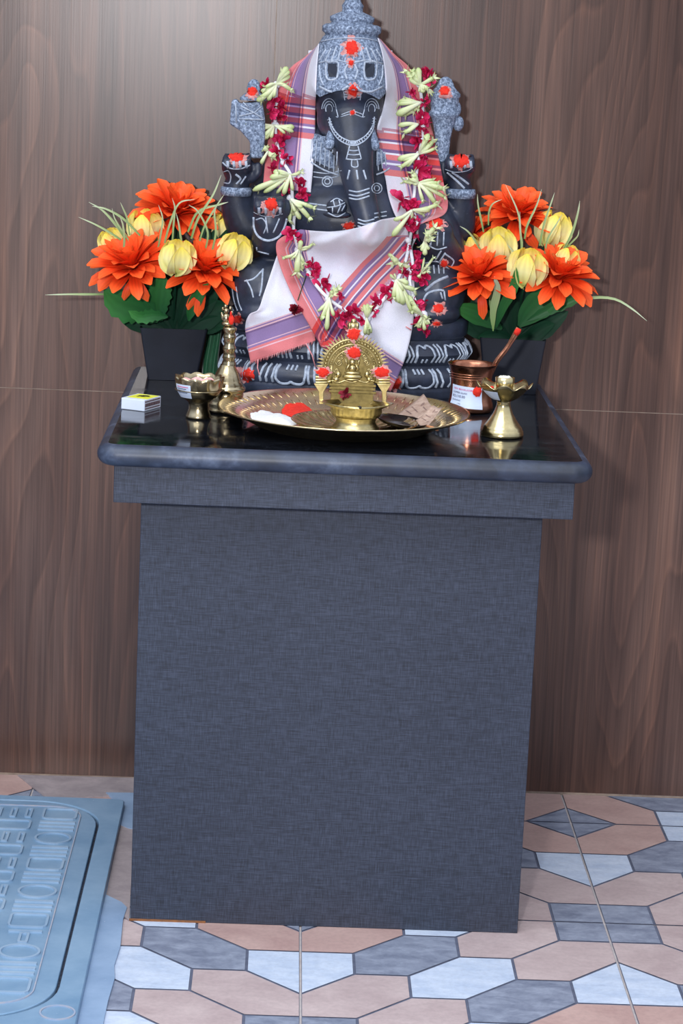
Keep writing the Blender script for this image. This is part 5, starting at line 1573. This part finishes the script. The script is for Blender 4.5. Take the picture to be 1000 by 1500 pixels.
st2 = mb.build('price_sticker', M_PAPER, tum)
def wraptext(body_, size, u0, v0, name, mat, maxw):
    vs_, fs_ = text_mesh(body_, size, True)
    w_ = max(v.x for v in vs_); sc_ = min(1.0, maxw/w_) if w_ else 1
    H_ = tz(573.5)-tz(604); Wd = math.radians(a1_-a0_)*30.6*kt; out = []
    mb = MB()
    for v in vs_:
        u = (u0*Wd+v.x*sc_)/Wd; z = tz(604)+v0*H_+v.y; a = math.radians(lerp(a0_, a1_, u)); zz = z-3.6*kt*(u-.5); r = rf_(zz)+.0011
        out.append(Vector((tx_+r*sin(a), Yt-r*cos(a), zz)))
    mb.add(out, fs_); return mb.build(name, mat, st2, smooth=False, fixn=False)
WD = math.radians(a1_-a0_)*30.6*kt
wraptext('NEW MAHALAXMI', .0046, .08, .80, 'red_heading', M_INKR, WD*.62)
wraptext('COPPER GLASS', .0040, .06, .63, 'blue_line', M_INK, WD*.58)
wraptext('RS:110.00', .0060, .06, .44, 'price_line', M_INK, WD*.60)
wraptext('(Inclusive)', .0040, .06, .28, 'blue_line', M_INK, WD*.46)
wraptext('1 Pc', .0036, .26, .12, 'blue_line', M_INK, WD*.2)
mb = MB(); rr = random.Random(4); aa = math.radians(th_of(694.5)); r_ = rf_(tz(580))+.002; cen = Vector((tx_+r_*sin(aa), Yt-r_*cos(aa), tz(580)))
for q in range(1):
    rows = [[cen+Vector((sin(aa), -cos(aa), 0))*.003]*18]
    for f in (.5, .85, 1):
        rows.append([cen+(Vector((cos(aa), sin(aa), 0))*cos(i*pi/9)+Vector((0, 0, 1))*sin(i*pi/9))*7.2*kt*f*(1+rr.uniform(-.14, .14)*(f > .6))+Vector((sin(aa), -cos(aa), 0))*(.0025*(1-f*f)+rr.uniform(0, .0005)) for i in range(18)])
    mb.grid(rows, closed=True)
mb.build('vermilion_mark', M_VERM, tum)
# spoon leaning in the tumbler
a = P(700, 600, Yt+.004); a.z = tz(603); b = P(723, 545, Yt-.006); b.z = tz(545); c_ = P(760, 481, Yt-.012)
spn = thing('copper_spoon', b, 'slim copper spoon with a red-tipped handle leaning out of the copper tumbler', 'spoon')
mb = MB(); q = spline([a, b, b.lerp(c_, .5)+Vector((.001, 0, -.001)), c_], 20)
mb.tube(q, [lerp(.0050, .0042, i/19) if i < 14 else lerp(.0042, .0060, (i-14)/5) for i in range(20)], 10, flat=.6); mb.build('handle', M_COPPER, spn)
mb = MB(); mb.ell(a+Vector((-.001, 0, .004)), .0085, .006, .008); mb.build('bowl', M_COPPER, spn)
mb = MB(); mb.tube([q[17]+Vector((0, -.002, .0)), q[18]+Vector((.0002, -.0024, 0)), q[19]+Vector((0, -.002, 0))], [.0040, .0054, .0040], 8, flat=.4); mb.build('vermilion_mark', M_VERM, spn)

# --- lotus lamp on the right
Yd = -.592
di = thing('lotus_lamp', (P(735, 640, Yd).x, Yd, ZT), 'polished brass lotus-shaped lamp on a flared foot at the right of the granite top', 'lamp')
dx_ = P(735, 600, Yd).x+.002; kd = K(Yd)
def dz(y): return P(735, y, Yd).z-P(735, 642, Yd).z+.0004
mb = MB()
mb.lathe([(r*kd, dz(y)) for r, y in ((24, 642), (31.5, 641.5), (32, 638), (31, 636.5), (31.2, 634), (29.5, 632.5), (29.2, 630), (26, 626), (20, 618), (14.5, 609), (11, 600), (9.5, 594), (10.2, 592.5), (9.5, 591), (12, 590))], (dx_, Yd, ZT), 56); mb.build('flared_foot', M_BRASS, di)
mb = MB()
def pet(r, z, a):
    f = clamp((r/kd-22)/19); w_ = abs(cos(a*4+.35))
    return r*(1-f*.12*(1-w_**.7)), z+f*f*(.0085*(w_**1.5)-.003)
mb.lathe([(r*kd, dz(y)) for r, y in ((9, 591), (14, 589.5), (22, 585), (30, 578), (36, 571.5), (41.5, 568), (41, 567), (35, 570), (29, 576), (21, 582.5), (10, 586), (.1, 587))], (dx_, Yd, ZT), 120, fn=pet); mb.build('petal_bowl', M_BRASS, di)
mb = MB(); mb.lathe([(r*kd, dz(y)) for r, y in ((9, 586), (13, 584), (13, 570), (13.6, 568), (14.4, 556.5), (13.2, 556), (12.5, 568), (.1, 569))], (dx_, Yd, ZT), 44); mb.build('wick_cup', M_BRASS, di)
mb = MB(); mb.lathe([(.0001, dz(557.5)), (13*kd, dz(558))], (dx_, Yd, ZT), 30)
for (x, y, r_) in ((-6, 1, 3.5), (0, -2, 4.2), (5, 2, 3.5), (-2, 5, 3.2), (3, -6, 3.2)):
    mb.ell(Vector((dx_+x*kd, Yd+y*kd, ZT+dz(557))), r_*kd, r_*kd, r_*kd*.9, seg=10)
mb.build('cotton_wick', M_WICK, di)
mb = MB(); q = Vector((dx_-19*kd, Yd-.006, ZT+dz(571))); mb.ell(q, 3.2*kd, 2.5*kd, 2.2*kd, seg=10); mb.build('vermilion_mark', M_VERM, di)
dprz = [(ZT+dz(y), r*kd) for r, y in ((10, 590.5), (14, 589.5), (22, 585), (30, 578), (36, 571.5))]
mb = MB()
c0 = Vector((dx_, Yd, 0)); rows = []
for i in range(7):
    z = lerp(ZT+dz(588), ZT+dz(574), i/6); r_ = interp(dprz, z)+.0006
    rows.append([c0+Vector((r_*sin(math.radians(a)), -r_*cos(math.radians(a)), z)) for a in range(-72, -17, 5)])
mb.grid(rows); mb.build('price_sticker', M_PAPER, di)
